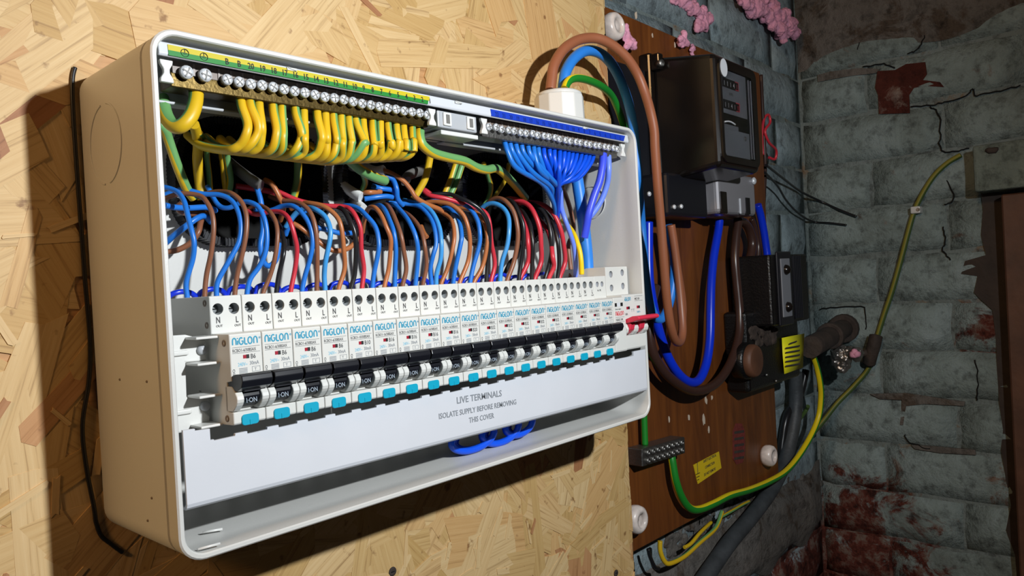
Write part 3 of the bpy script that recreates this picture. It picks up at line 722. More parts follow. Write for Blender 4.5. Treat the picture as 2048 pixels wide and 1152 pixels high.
for a, b in ((.0002, .0030), (.0118, .0186), (.0278, SWW)): ws.prism([(-.094, .0750), (-.1022, .0750), (-.1052, .0780), (-.1060, .0810), (-.1045, .0845), (-.1022, .0866), (-.094, .0866)], a, b)
child(t, 'lever_guard', ws.mesh('lever_guard', M['module'], None, .0004, 1))
p = MB(); y = -.1023
niglon(p, .0020, .1048, y, .0030, .0115, 1); p.text('MS2100', (.0198, y, .1050), .0028, 0, sx=.85); p.box((.0195, y, .1082), (.0325, y+.0002, .1084)); p.box((.0195, y, .1040), (.0325, y+.0002, .1042))
for a in (.0062, .0225): p.box((a, y-.0002, .0975), (a+.0024, y+.0003, .0998), 3); p.box((a+.0024, y-.0002, .0975), (a+.0048, y+.0003, .0998), 2)
p.text('100A', (.0030, y, .0925), .0027, 0, sx=.8); p.text('T T', (.0135, y, .0950), .0034, 4); p.text('240V~', (.0222, y, .0935), .0024, 1)
child(t, 'printing', p.mesh('printing', [M['ink'], M['inkblue'], M['inkblack'], M['windowred'], M['inkgrey']]))
# white end support at the left of the row with its four ribs
br = thing('end_bracket', 'white plastic end bracket with ribs left of the first breaker', 'bracket', (.015, -.080, .06))
ol = [(.0055, .0600), (.0180, .0600), (.0255, .0612), (.0262, .0655), (.0235, .0690), (.0250, .0725), (.0255, .0765), (.0148, .0770), (.0152, .0948), (.0262, .0945), (.0258, .0985), (.0245, .1010), (.0268, .1050), (.0160, .1088), (.0055, .1090)]
vs = MB(); vs.plate(ol, -.0830, -.0790); vs.build('plate', M['white'], br, .0008, 2)
for z0_, z1_ in ((.0985, .1010), (.0690, .0715)): MB().box((.0060, -.0846, z0_), (.0165, -.0825, z1_)).build('stiffener', M['white'], br, .0007, 2)
for z in (.1075, .0945, .0782, .0632):
    MB().box((.0155, -.0950, z-.0013), (.0268, -.0815, z)).build('rib', M['white'], br, .0004, 2)
for z in (.1003, .0715):
    p = Vector((.0235, -.0830, z)); MB().lathe(p, (0, -1, 0), [(.0026, -.001), (.0026, .0012), (.0018, .0022), (0, .0024)], 14).build('fixing_pin', M['greyplastic'], br)
# clip-on cover over the live terminals
cv = thing('terminal_cover', 'long white terminal cover printed live terminals below the breakers', 'cover', (.21, -.1, .02))
m = MB(); top = [(.0042, .0640), (.0100, .0637), (.0100, .0627), (.0174, .0624), (.0174, .0568), (.0192, .0568), (.0192, .0562)]
x = .0192; 
zt = .0566
i = 0
while x < .362:
    x3 = min(x + MW, .3700); x2 = x + (x3-x)*.62; top += [(x, zt - .0004), (x2, zt - .0002), (x2 + .0002, zt + .0010), (x3 - .0002, zt + .0010)]; x += MW; i += 1
    if i == 7: zt += .0002
top += [(.3705, .0590), (.3705, .0562), (.4000, .0562), (.4000, .0600), (.4195, .0600)]
def cover_pt(x, z): return x, z
front = top; n = len(front)
zb = lambda x: .0252 - .0026*(x-.0034)/.416
prof_y = [(0, -.1000)]
V = []; F = []
for x, z in front:
    b = zb(x); V += [(x, -.1000, z), (x, -.1000, b+.0030), (x, -.0994, b+.0012), (x, -.0978, b), (x, -.0700, b-.0004), (x, -.0700, b+.0008), (x, -.0970, b+.0014), (x, -.0984, b+.003), (x, -.0984, z)]
K = 9
for i in range(n-1):
    for k in range(K): F.append((i*K+k, i*K+(k+1) % K, (i+1)*K+(k+1) % K, (i+1)*K+k))
F.append(tuple(range(K-1, -1, -1))); F.append(tuple((n-1)*K+k for k in range(K)))
m.add(V, F); o = m.build('panel', M['cover'], cv)
bmm = bmesh.new(); bmm.from_mesh(o.data); bmesh.ops.recalc_face_normals(bmm, faces=bmm.faces); bmm.to_mesh(o.data); bmm.free()
p = MB(); y = -.1002; up = (0, 0, 1); tl = (1, 0, -.035)
p.text('LIVE TERMINALS', (.1845, y, .0483), .0062, 0, sx=.98, right=tl); p.text('ISOLATE SUPPLY BEFORE REMOVING', (.1680, y, .0410), .0051, 0, sx=.90, right=(1, 0, -.03)); p.text('THIS COVER', (.1950, y, .0337), .0051, 0, sx=.86, right=(1, 0, -.03))
p.build('warning_print', M['inkgrey'], cv)
# ------------------------------------------------------------------ wires
def wire(name, label, pts, r, mt, cat='wire', group=None, per=8, n=10, stripe=None, twist=0, phase=0, tip=None, frac=.36, flat=None, smooth=True):
    pp = smooth_path(pts, per) if smooth else [Vector(q) for q in pts]
    m = MB().tube(pp, r, n, 0, 1 if stripe else None, twist, phase, frac=frac, flat=flat)
    o = m.build(name, [M[mt], M[stripe]] if stripe else M[mt], loc=pp[0]); tag(o, label, cat, group)
    if tip:
        d = (pp[0] - pp[1]).normalized()
        MB().cyl(pp[0] - d*.001, pp[0] + d*tip, r*.5, 8).build('bare_end', M['copper'], o)
    return o
def crop(k, pts):
    ox, oy, s = {4: (310, 330, 3.84), 5: (660, 330, 3.84), 6: (960, 360, 4.267), 1: (300, 50, 3.84), 2: (660, 130, 3.84), 3: (960, 180, 4.267), 7: (310, 240, 7.2), 8: (540, 280, 6.4), 9: (1260, 420, 2.88), 10: (1040, 0, 3.84), 11: (1240, 780, 3.098), 0: (0, 0, 1)}[k]
    return [(ox + x/s, oy + y/s) for x, y in pts]
def dep(ds, t):
    n = len(ds)-1; i = min(int(t*n), n-1); f = t*n - i; return ds[i]*(1-f) + ds[i+1]*f
def path(k, pts, ds):
    q = crop(k, pts); n = len(q)-1
    return [P(x, y, dep(ds, i/n)) for i, (x, y) in enumerate(q)]
CN = {'blue': 'blue', 'brown': 'brown', 'blackw': 'black', 'redw': 'red', 'lblue': 'light blue', 'tan': 'tan brown', 'dbrown': 'dark brown'}
WR = [
 (0, 'blue', 4, [(210,1005),(240,900),(290,720),(300,600),(280,500),(250,380),(220,270),(160,200),(60,170),(-20,190)], .00145),
 (0, 'brown', 4, [(380,995),(395,850),(430,680),(450,500),(440,380),(400,290),(340,235),(200,220),(70,260),(-10,300)], .0014),
 (1, 'blue', 4, [(457,985),(480,900),(560,750),(640,600),(660,480),(640,360),(590,275),(500,230),(370,222),(210,190),(60,235)], .0015),
 (1, 'brown', 4, [(610,965),(630,850),(670,680),(700,520),(700,380),(660,280),(590,220),(520,205),(440,210),(330,240)], .00145),
 (2, 'blue', 4, [(697,970),(730,880),(800,780),(845,680),(860,560),(845,430),(800,330),(740,290),(670,285),(560,330),(480,300),(400,160)], .0015),
 (2, 'brown', 4, [(860,970),(880,860),(920,720),(940,560),(930,450),(890,370),(840,325),(780,310),(700,350)], .0014),
 (3, 'blackw', 4, [(930,950),(950,850),(985,700),(990,600),(970,500),(930,430),(860,400)], .0014),
 (3, 'redw', 4, [(1058,960),(1075,800),(1090,650),(1070,540),(1040,440),(1010,390),(960,360),(880,360),(780,380),(700,350)], .0015),
 (4, 'blue', 4, [(1128,955),(1150,860),(1190,720),(1210,590),(1190,470),(1130,370),(1060,315),(980,315),(880,350),(760,340)], .00155),
 (4, 'brown', 4, [(1248,960),(1245,850),(1245,650),(1235,500),(1200,380),(1140,310),(1060,280),(960,270),(880,240)], .00155),
 (5, 'lblue', 4, [(1305,955),(1300,850),(1310,740),(1345,560),(1340,470),(1300,390),(1230,340),(1170,330),(1080,370),(1000,480)], .00165),
 (5, 'tan', 4, [(1452,945),(1455,800),(1450,650),(1430,480),(1390,390),(1300,320),(1200,295),(1120,295),(1040,340)], .0016),
 (6, 'blackw', 5, [(160,940),(190,830),(200,650),(190,520),(150,420),(100,345),(50,325),(0,335),(-40,380)], .00165),
 (6, 'redw', 5, [(272,940),(260,800),(240,650),(235,500),(205,410),(160,345),(100,320),(-60,310),(-250,270),(-420,190)], .00165),
 (7, 'blue', 5, [(325,935),(340,820),(365,700),(375,600),(350,480),(280,390),(210,330),(130,312),(60,330)], .0017),
 (7, 'tan', 5, [(450,930),(450,800),(465,650),(465,560),(430,470),(390,380),(340,325),(290,340),(262,430),(250,520)], .0016),
 (8, 'blue', 5, [(497,930),(500,800),(505,650),(490,520),(460,430),(420,345),(380,310),(330,330)], .0017),
 (8, 'brown', 5, [(598,925),(585,800),(565,650),(545,540),(510,440),(470,350),(430,305),(380,330)], .00165),
 (9, 'blue', 5, [(655,920),(670,780),(675,650),(655,540),(610,440),(560,370),(500,310),(450,300)], .0017),
 (9, 'brown', 5, [(745,915),(740,780),(730,640),(705,520),(660,440),(600,380),(560,360)], .0016),
 (10, 'blue', 5, [(780,910),(770,800),(790,700),(815,600),(800,480),(760,390),(690,320),(600,300),(430,290)], .0017),
 (10, 'lblue', 5, [(815,910),(820,830),(850,720),(855,600),(840,480),(790,370),(720,310),(640,285),(560,270)], .0017),
 (10, 'tan', 5, [(895,910),(900,800),(940,650),(955,540),(940,440),(900,390),(830,350),(740,330)], .0016),
 (11, 'blue', 5, [(945,905),(965,780),(1000,620),(1010,540),(990,430),(940,355),(880,325),(800,330)], .0018),
 (11, 'tan', 5, [(1040,900),(1060,740),(1075,600),(1060,480),(1020,380),(940,310),(850,285),(760,285),(660,310)], .0017),
 (12, 'blue', 5, [(1075,900),(1100,780),(1145,620),(1150,520),(1130,420),(1070,330),(980,285),(880,278),(700,280)], .0018),
 (12, 'tan', 5, [(1155,895),(1170,780),(1205,620),(1205,520),(1180,430),(1130,370),(1060,340),(980,330)], .0018),
 (13, 'blackw', 5, [(1200,890),(1210,760),(1225,600),(1215,450),(1160,350),(1080,290),(1000,255),(920,225),(800,225),(700,250)], .0017),
 (13, 'redw', 5, [(1280,890),(1265,760),(1240,600),(1225,450),(1195,370),(1120,330),(900,260),(760,230),(690,170)], .0018),
 (14, 'lblue', 5, [(1305,885),(1320,750),(1360,620),(1375,500),(1370,400),(1330,330),(1260,295),(1190,310),(1130,370)], .0019),
 (14, 'brown', 5, [(1395,885),(1410,750),(1440,600),(1440,480),(1410,360),(1350,280),(1290,255),(1230,275),(1180,330)], .0019),
 (15, 'blackw', 6, [(330,850),(350,700),(370,540),(370,400),(340,300),(290,200),(240,170),(180,180),(120,240)], .0018),
 (15, 'redw', 6, [(400,850),(408,700),(410,550),(395,430),(360,330),(300,250),(240,210)], .0020),
 (16, 'blackw', 6, [(440,850),(445,720),(450,560),(430,400),(390,310),(340,240),(280,200)], .0018),
 (16, 'redw', 6, [(510,840),(520,700),(520,550),(510,420),(470,300),(420,220),(350,180),(260,160),(180,180)], .0021),
 (17, 'blackw', 6, [(555,845),(580,760),(610,620),(605,480),(580,350),(530,260),(460,210),(390,200),(320,240)], .0019),
 (17, 'redw', 6, [(625,835),(630,740),(620,650),(600,500),(560,400),(500,330)], .0020),
 (18, 'blackw', 6, [(660,830),(675,720),(668,560),(640,420),(600,330),(540,260),(470,220)], .0018),
 (18, 'redw', 6, [(725,830),(725,700),(715,560),(690,430),(640,310),(580,240),(500,200),(380,190),(300,210)], .0021),
]
for k, (rc, c, cr, pts, r) in enumerate(WR):
    base = -.0525 + .0012*((k*7) % 3 - 1)
    ds = [base-.001, base-.002, base-.005, base-.007, base-.006, base-.002, base+.004, base+.012, base+.020, base+.028]
    pl = path(cr, pts, ds)
    xa = X0 + MW*rc; pl[0].x = min(max(pl[0].x, xa+.0035), xa+MW-.0035); pl[0].z = .1274
    pl = [Vector((pl[0].x, pl[0].y, .1200))] + [pl[0]] + pl[1:]
    nm = CN[c]
    wire('wire', '%s wire rising from the top of the %s breaker from the left' % (nm, ORD(rc)), pl, r, c, group='wires rising from the breakers')
# violet-blue and yellow leads of the surge device
wire('wire', 'pale violet blue lead rising from the surge protector', path(6, [(815,825),(815,700),(800,560),(760,430),(720,320),(695,230),(690,120),(680,20)], [-.054,-.062,-.064,-.062,-.055,-.045]), .0021, 'pale')
wire('wire', 'plain yellow lead dropping into the surge protector', path(6, [(868,805),(862,680),(842,570),(800,460),(750,390),(700,350)], [-.067,-.068,-.066,-.060,-.05,-.035]), .0022, 'yelw')
wire('wire', 'brown lead behind the yellow surge protector lead', path(6, [(775,830),(772,740),(755,560),(800,430),(775,270),(735,140),(700,60)], [-.048,-.046,-.044,-.04,-.036,-.036]), .0021, 'brown')
wire('meter_tail', 'thick blue tail dropping inside the unit to the main switch', path(6, [(918,760),(915,680),(905,560),(885,380),(858,180),(832,10),(815,-110)], [-.064,-.064,-.064,-.062,-.06,-.055]), .0054, 'tailblue', 'cable', n=16)
wire('wire', 'violet blue lead curving down from the neutral bar right end', path(3, [(1052,545),(1045,650),(1020,780),(975,900),(930,1050),(910,1160),(890,1260)], [-.083,-.084,-.082,-.078,-.074,-.07]), .0034, 'violet')
wire('wire', 'pale blue lead beside the violet lead at the neutral bar end', path(3, [(1096,560),(1098,680),(1085,800),(1040,930),(980,1030),(930,1090)], [-.083,-.084,-.08,-.075,-.07,-.066]), .0026, 'pale')
# small blue loops standing behind the breakers' terminals
for i in range(19):
    xa = X0 + MW*i
    h = .1305 + .0022*((i*5) % 4)/3
    pts = [(xa+.000, -.036, .121), (xa+.001, -.037, h-.002), (xa+.006, -.0385, h+.0005), (xa+.0125, -.038, h), (xa+.0165, -.037, h-.003), (xa+.017, -.036, .121)]
    wire('flying_lead', 'deep blue looped lead behind the %s breaker from the left' % ORD(i), pts, .0016, 'navy', group='blue loops behind the breakers', per=5, n=8)
for i, (cx, cy, rx, ry, lb) in enumerate(((945, 878, 44, 26, 'left of the three blue lead coils hanging below the cover'), (1000, 864, 38, 26, 'middle of the three blue lead coils hanging below the cover'), (1037, 852, 28, 22, 'right of the three blue lead coils hanging below the cover'))):
    pts = []
    for k in range(34):
        a = k/10.5*2*math.pi; s_ = 1 - .16*(k/34)
        pts.append(P(cx + rx*s_*math.cos(a) + k*.15, cy + ry*s_*math.sin(a) - rx*.28*s_*math.cos(a) - 4, -.072 + .0005*k))
    wire('lead_coil', lb, pts, .0026, 'dblue', 'wire', 'coiled leads below the cover', per=4)
# ------------------------------------------------------------------ earth and neutral bars
car = thing('bar_carrier', 'pale grey plastic carrier holding both terminal bars along the top', 'bar holder', (.21, -.09, .24))
m = MB(); m.prism([(-.0935, .2524), (-.0945, .2519), (-.0952, .2465), (-.0945, .2452), (-.0925, .2456), (-.0925, .2508), (-.060, .2516)], .0055, .4185)
m.build('top_ledge', M['ledge'], car, .0003, 1)
MB().box((.0055, -.066, .2300), (.4185, -.062, .2530)).build('rear_wall', M['greyplastic'], car)
m = MB(); m.box((.0055, -.0705, .2285), (.1900, -.062, .2300)); m.box((.2150, -.0705, .2285), (.4185, -.062, .2300)); m.build('lower_shelf', M['greyplastic'], car, .0004, 1)
for i in range(58):
    x = .0262 + .00668*i
    if .186 < x < .238: continue
    MB().box((x, -.0862, .2405), (x+.0011, -.064, .2465)).build('divider', M['comb2'], car)
def clipshape(xc, w=.0065):
    h = w/2
    return [(xc-h, .2335), (xc+h, .2335), (xc+h*.92, .2355), (xc+h*.45, .2380), (xc+h*.45, .2400), (xc+h*.9, .2425), (xc+h, .2445), (xc-h, .2445), (xc-h*.9, .2425), (xc-h*.45, .2400), (xc-h*.45, .2380), (xc-h*.92, .2355)]
for xc in (.0105, .1855, .2355, .4150): MB().plate(clipshape(xc), -.0915, -.0890).build('end_clip', M['white'], car, .0003, 1)
for x in (.0750, .2035, .3500):
    o = MB().box((x, -.0957, .2500), (x+.0060, -.0935, .2516)).tube([(x+.0005, -.0956, .2514), (x+.0055, -.0962, .2504)], .0005, 6).build('fixing_lug', M['white'], car)
for xa_, xb_ in ((.0160, .1850), (.2390, .4130)): MB().box((xa_, -.0856, .2405), (xb_, -.0840, .2470)).build('comb_backing', M['comb'], car)
# link block between the bars
lk = MB(); lk.box((.1915, -.0900, .2335), (.2290, -.0700, .2450)); lk.build('link_block', M['greyplastic'], car, .0008, 2)
for x in (.1960, .2185): 
    f = MB().plate(rrect(x, x+.0075, .2350, .2440, .0006, 2), -.0912, -.0895).build('link_window', M['white'], car, .0003, 1)
    MB().box((x+.0022, -.0916, .2365), (x+.0053, -.0911, .2425)).build('link_glass', M['sheath'], f)
MB().box((.196, -.088, .2295), (.232, -.070, .2325)).build('link_tab', M['white'], car, .0004, 1)
# colour strips
et = thing('earth_label_strip', 'yellow and green numbered label strip above the earth bar', 'label strip', (.1, -.0955, .248))
def strip_y(z): return -.0945 - (.2530 - z)*.108 - .0003
def slab(xa, xb, za, zb, sl, nm, mt, par):
    MB().add([(xa - sl*0, strip_y(za), za), (xb - .0035*sl, strip_y(za), za), (xb - .0035*sl + .0035*(zb-za)/.005*sl, strip_y(zb), zb), (xa, strip_y(zb), zb),
              (xa, strip_y(za)+.0004, za), (xb - .0035*sl, strip_y(za)+.0004, za), (xb - .0035*sl + .0035*(zb-za)/.005*sl, strip_y(zb)+.0004, zb), (xa, strip_y(zb)+.0004, zb)],
             [(0,1,2,3),(7,6,5,4),(0,4,5,1),(1,5,6,2),(2,6,7,3),(3,7,4,0)]).build(nm, mt, par)
slab(.0100, .1800, .24570, .24830, .5, 'green_band', M['labgreen'], et); slab(.0100, .1815, .24830, .25110, .5, 'yellow_band', M['labyellow'], et)
p = MB(); names = ['E', 'E', 'B', 'B'] + [str(k) for k in range(20, 0, -1)]
SCRX = [.0216, .0313, .0430, .0497] + [.0430 + .00668*(k+2) for k in range(20)]
for k, s_ in enumerate(names):
    x = SCRX[k] - .0030
    if s_ == 'E':
        xc = SCRX[k] - .0035; zc = .2483
        pts = [(xc + .0019*math.cos(a*math.pi/10), strip_y(zc)-.0002, zc + .0019*math.sin(a*math.pi/10)) for a in range(21)]
        p.tube(pts, .00016, 4); yy = strip_y(zc)-.00025
        p.box((xc-.0001, yy, zc), (xc+.0001, yy+.0002, zc+.0017)); p.box((xc-.0013, yy, zc-.0001), (xc+.0013, yy+.0002, zc+.0001)); p.box((xc-.0008, yy, zc-.0007), (xc+.0008, yy+.0002, zc-.0005))
    else: p.text(s_, (x, strip_y(.2466)-.00025, .2466), .0046, 0, 'CENTER', up=(0, -.108*-1, 1), sx=.80)
p.build('numbers', M['inkblack'], et)
nl = thing('neutral_label_strip', 'blue numbered label strip above the neutral bar', 'label strip', (.33, -.0955, .248))
slab(.2390, .4135, .24590, .25100, 1, 'blue_band', M['lababblue'], nl)
p = MB()
for k in range(22): p.text(str(22-k), (.2450 + .0076*k, strip_y(.2465)-.00025, .2465), .0044, 0, 'CENTER', up=(0, .108, 1), sx=.85)
p.build('numbers', M['inknavy'], nl)
def screw_head(parent, x, y, z, r, rot):
    key = 'screw%d' % int(r*1e5)
    if key not in SHARE:
        m = MB(); m.lathe((0, 0, 0), (0, -1, 0), [(r*.55, .006*-1), (r*.55, -.0012), (r, -.0012), (r*1.02, .0006), (r*.9, .0014), (r*.45, .0017), (0, .0017)], 16)
        SHARE[key] = m.mesh('screw', M['steel'])
        q = MB(); q.box((-r*.75, -.0020, -r*.11), (r*.75, -.0012, r*.11)); q.box((-r*.11, -.00201, -r*.75), (r*.11, -.0012, r*.75)); SHARE[key+'s'] = q.mesh('cross_slot', M['sheath'])
    o = child(parent, 'screw', SHARE[key]); o.location = Vector((x, y, z)) - rooted(parent); o.rotation_euler = (.12, rot, 0)
    child(o, 'cross_slot', SHARE[key+'s'])
eb = thing('earth_bar', 'brass earth terminal bar with round screws under the yellow green strip', 'terminal bar', (.1, -.08, .235))
m = MB(); m.box((.0150, -.0850, .2335), (.1870, -.0720, .2412)); m.build('bar', M['brass'], eb, .0006, 2)
for k, x in enumerate(SCRX):
    r = .0034 if k < 2 else .0029
    screw_head(eb, x, -.0885, .2408 + random.uniform(-.0003, .0003), r, random.uniform(0, 1.5))
    MB().cyl((x, -.0870, .2405), (x, -.0835, .2402), .0026, 12).build('collar', M['brass'], eb)
nb = thing('neutral_bar', 'brass neutral terminal bar with crowded screws under the blue strip', 'terminal bar', (.33, -.08, .235))
m = MB(); m.box((.2370, -.0850, .2330), (.4145, -.0720, .2425)); m.build('bar', M['dullsteel'], nb, .0006, 2)
for k in range(25):
    x = .2425 + .00695*k
    screw_head(nb, x, -.0885 - .0008*(k % 2), .2398 + random.uniform(-.0004, .0004), .0027, random.uniform(0, 1.5))
    if k % 2: MB().cyl((x+.003, -.088, .2415), (x+.003, -.0875, .2425), .0011, 8).build('copper_strand', M['copper'], nb)
# earth conductors: down from the bar, round and back into the opening
starts = [480, 498, 517, 545, 563, 589, 607, 633, 650, 666, 682, 696.5, 709, 725, 744.6, 760, 774.6, 791.5, 806, 824]
re_ = random.Random(5)
for k, sx_ in enumerate(starts):
    sy_ = 187 + (sx_-480)*.166
    by = 300 + (sx_-480)*.115 if sx_ < 690 else 322 - (sx_-690)*.045
    bul = re_.uniform(6, 20) if k in (0, 1, 2, 5, 7, 12) else re_.uniform(1, 9)
    dx = 0.9 if k < 3 else 1
    pts = [(sx_, sy_), (sx_+bul*.25, sy_+26), (sx_+bul, sy_+58), (sx_+bul*.9, by-34), (sx_+bul*.1, by-12), (sx_-18, by-1), (sx_-48, by-2), (sx_-80, by-10), (sx_-105, by-30)]
    ds = [-.0795, -.083, -.0865, -.087, -.0840, -.077, -.064, -.048, -.030]
    ds = [d + re_.uniform(-.0012, .0012) for d in ds]
    pl = [P(a, b, d) for (a, b), d in zip(pts, ds)]
    wire('earth_wire', 'yellow green earth wire, %s from the left hanging under the earth bar' % ORD(k), pl, .0025, 'yellow', 'wire', 'earth wires under the earth bar', stripe='green', twist=re_.uniform(-2.5, 2.5), phase=re_.choice([.22, -.22]) + re_.uniform(-.05, .05), tip=.003, n=16, frac=.3)
wire('earth_wire', 'thick yellow green earth cable looping under the first earth bar screw', path(1, [(355,500),(350,590),(318,690),(262,760),(205,782),(150,745),(112,670),(92,560),(85,450)], [-.079,-.083,-.085,-.083,-.078,-.072,-.064,-.056]), .0037, 'yellow', 'wire', stripe='green', twist=0, phase=.24, tip=.006, n=16)
wire('earth_wire', 'thick yellow green earth cable crossing right under the link block', path(2, [(688,505),(690,560),(715,620),(790,675),(900,708),(1030,738),(1120,785),(1200,805),(1290,800),(1400,900),(1500,1020)], [-.079,-.083,-.083,-.078,-.074,-.07,-.065,-.055,-.04]), .0034, 'yellow', 'wire', stripe='green', twist=.3, phase=-.2, tip=.005, n=16)
DROPS = [
 (7, [(60,60),(140,130),(200,300),(300,600),(400,860),(470,1010),(560,1130)], [-.045,-.045,-.04,-.036,-.032,-.03], .0027, 'slanting down at the left edge of the unit'),
 (7, [(560,60),(600,200),(620,380),(612,560),(630,800),(660,1030),(680,1150)], [-.055,-.045,-.03,-.022,-.02,-.02], .0029, 'hanging straight down in front of the left opening'),
 (7, [(640,180),(720,300),(745,420),(750,560),(780,800),(790,1000)], [-.05,-.035,-.024,-.018,-.014], .0017, 'thin and kinked in the left opening'),
 (7, [(940,330),(960,480),(985,700),(1005,900),(1040,1100)], [-.035,-.022,-.016,-.012], .0019, 'thin, left of a close pair in the left opening'),
 (7, [(1010,340),(1030,500),(1062,700),(1085,880),(1050,1080)], [-.035,-.024,-.02,-.016], .0021, 'right of a close pair in the left opening'),
 (8, [(350,150),(358,330),(350,520),(310,700),(280,800)], [-.035,-.026,-.022,-.018], .0026, 'hanging at the right side of the left opening'),
 (2, [(140,720),(230,800),(330,855),(425,890)], [-.06,-.055,-.05,-.046], .0034, 'cut short and thick above the middle opening'),
 (2, [(200,760),(255,840),(270,900),(250,960)], [-.05,-.04,-.034,-.03], .0021, 'thin, behind the short thick earth stub'),
 (2, [(765,640),(765,720),(735,860),(690,950),(640,1030)], [-.05,-.045,-.04,-.035], .0027, 'curving left over the middle opening'),
 (2, [(985,700),(960,780),(920,900),(880,990),(850,1080)], [-.04,-.036,-.034,-.03], .0024, 'left of a straight pair by the right opening'),
 (2, [(1035,710),(1010,780),(970,900),(925,1000),(890,1090)], [-.04,-.036,-.034,-.03], .0024, 'right of a straight pair by the right opening'),
 (2, [(1180,760),(1215,850),(1235,950),(1200,1060),(1120,1140)], [-.04,-.03,-.024,-.02], .0022, 'hanging inside the right opening'),
 (2, [(1375,760),(1345,880),(1270,1000),(1180,1100)], [-.03,-.02,-.014,-.01], .0020, 'deep inside the right opening'),
]
for k, (cr, pts, ds, r, lb) in enumerate(DROPS):
    wire('earth_wire', 'yellow green earth wire ' + lb, path(cr, pts, ds), r, 'yellow', 'wire', stripe='green', twist=(k % 3 - 1)*3, phase=.2*k, n=12)
# tangle of crossing wires inside, behind the arches
TANG = [
 ('blue', 4, [(75,310),(150,325),(260,330),(390,325),(470,350)], [-.04,-.035,-.03], .0017, 'blue wire lying flat across the left opening'),
 ('blue', 4, [(80,600),(160,530),(250,460),(330,405),(385,395),(430,440)], [-.02,-.03,-.03,-.02], .0018, 'blue wire rising from the left edge towards the opening'),
 ('brown', 4, [(80,670),(180,650),(270,600),(330,520),(350,440),(370,380)], [-.02,-.025,-.03,-.02], .0017, 'brown wire looping round the left end of the opening'),
 ('brown', 4, [(400,370),(280,375),(200,360),(180,320),(210,290)], [-.02,-.03,-.035], .0017, 'brown wire hooked over at the far left of the opening'),
 ('blue', 4, [(770,150),(790,200),(815,300),(830,480),(810,620),(830,740),(880,775),(930,720),(950,600)], [-.03,-.034,-.036,-.034,-.03], .0018, 'blue wire falling from a stripped sheath and looping up'),
 ('tan', 4, [(840,115),(900,150),(960,260),(985,330),(960,430)], [-.03,-.036,-.036,-.02], .0018, 'pale brown wire leaving the stripped sheath in the left opening'),
 ('redw', 4, [(620,160),(780,185),(900,210),(1000,255),(1100,290),(1330,320)], [-.01,-.02,-.028,-.032], .0019, 'red wire running right from the left opening'),
 ('blue', 4, [(1000,540),(1040,430),(1090,370),(1160,350)], [-.02,-.03,-.034], .0018, 'blue wire crossing behind the fifth breaker arches'),
 ('tan', 4, [(1060,450),(1130,490),(1260,590),(1330,640),(1410,660),(1500,630),(1560,560)], [-.02,-.026,-.03,-.03], .0018, 'tan wire sagging between the first two openings'),
 ('blue', 4, [(1240,480),(1330,500),(1430,525),(1540,520)], [-.02,-.024,-.024], .0018, 'blue wire lying between the first two openings'),
 ('tan', 5, [(400,40),(470,65),(560,120),(620,190),(660,250),(740,300),(840,340),(890,380)], [-.035,-.04,-.042,-.04], .0019, 'tan wire leaving a sheath above the middle opening'),
 ('blue', 5, [(420,85),(480,110),(510,180),(520,260),(560,310)], [-.035,-.04,-.036], .0019, 'blue wire leaving the sheath above the middle opening'),
 ('tan', 5, [(210,205),(290,210),(390,205)], [-.02,-.034,-.034], .0019, 'short tan wire poking from a sheath by the middle opening'),
 ('blue', 5, [(320,160),(390,180),(480,195),(500,240)], [-.03,-.036,-.034], .0019, 'short blue wire above the tan one by the middle opening'),
 ('blue', 5, [(265,260),(350,248),(430,240),(480,248)], [-.03,-.036,-.036], .0019, 'short blue wire below the tan one by the middle opening'),
 ('tan', 5, [(700,470),(720,520),(745,555)], [-.02,-.026,-.03], .0018, 'cut tan wire end in the middle opening'),
 ('redw', 5, [(690,160),(740,200),(800,240),(900,270)], [-.02,-.026,-.03], .0019, 'red wire running above the middle opening'),
 ('blackw', 5, [(0,340),(60,330),(120,380),(150,450)], [-.03,-.034,-.03], .0018, 'black wire bending down left of the middle opening'),
 ('blackw', 6, [(210,800),(260,700),(330,640),(360,560)], [-.03,-.03,-.03], .0018, 'black wire crossing low behind the fifteenth breaker'),
]
for c, cr, pts, ds, r, lb in TANG: wire('wire', lb, path(cr, pts, ds), r, c)
SHE = [([(430,300),(470,335),(500,358),(522,372)], [.02,-.01,-.028,-.034], 'sheath', 'dark grey cable sheath end in the left opening'),
       ([(700,330),(730,336),(752,345),(770,343)], [.02,-.01,-.028,-.036], 'sheathw', 'white cable sheath end above the middle opening'),
       ([(660,360),(685,372),(705,385),(722,395)], [.02,-.01,-.024,-.03], 'sheathw', 'white cable sheath end at the left of the middle opening'),
       ([(690,405),(705,410),(718,412),(728,420)], [.01,-.01,-.024,-.03], 'sheathw', 'grey white sheath stub low beside the middle opening'),
       ([(870,345),(850,340),(815,352),(812,362)], [.01,-.01,-.03,-.034], 'sheath', 'grey sheath end right of the middle opening')]
for pts, ds, mt, lb in SHE: wire('cable_sheath', lb, path(0, pts, ds), .0042, mt, 'cable', n=12, flat=(1.25, .75))
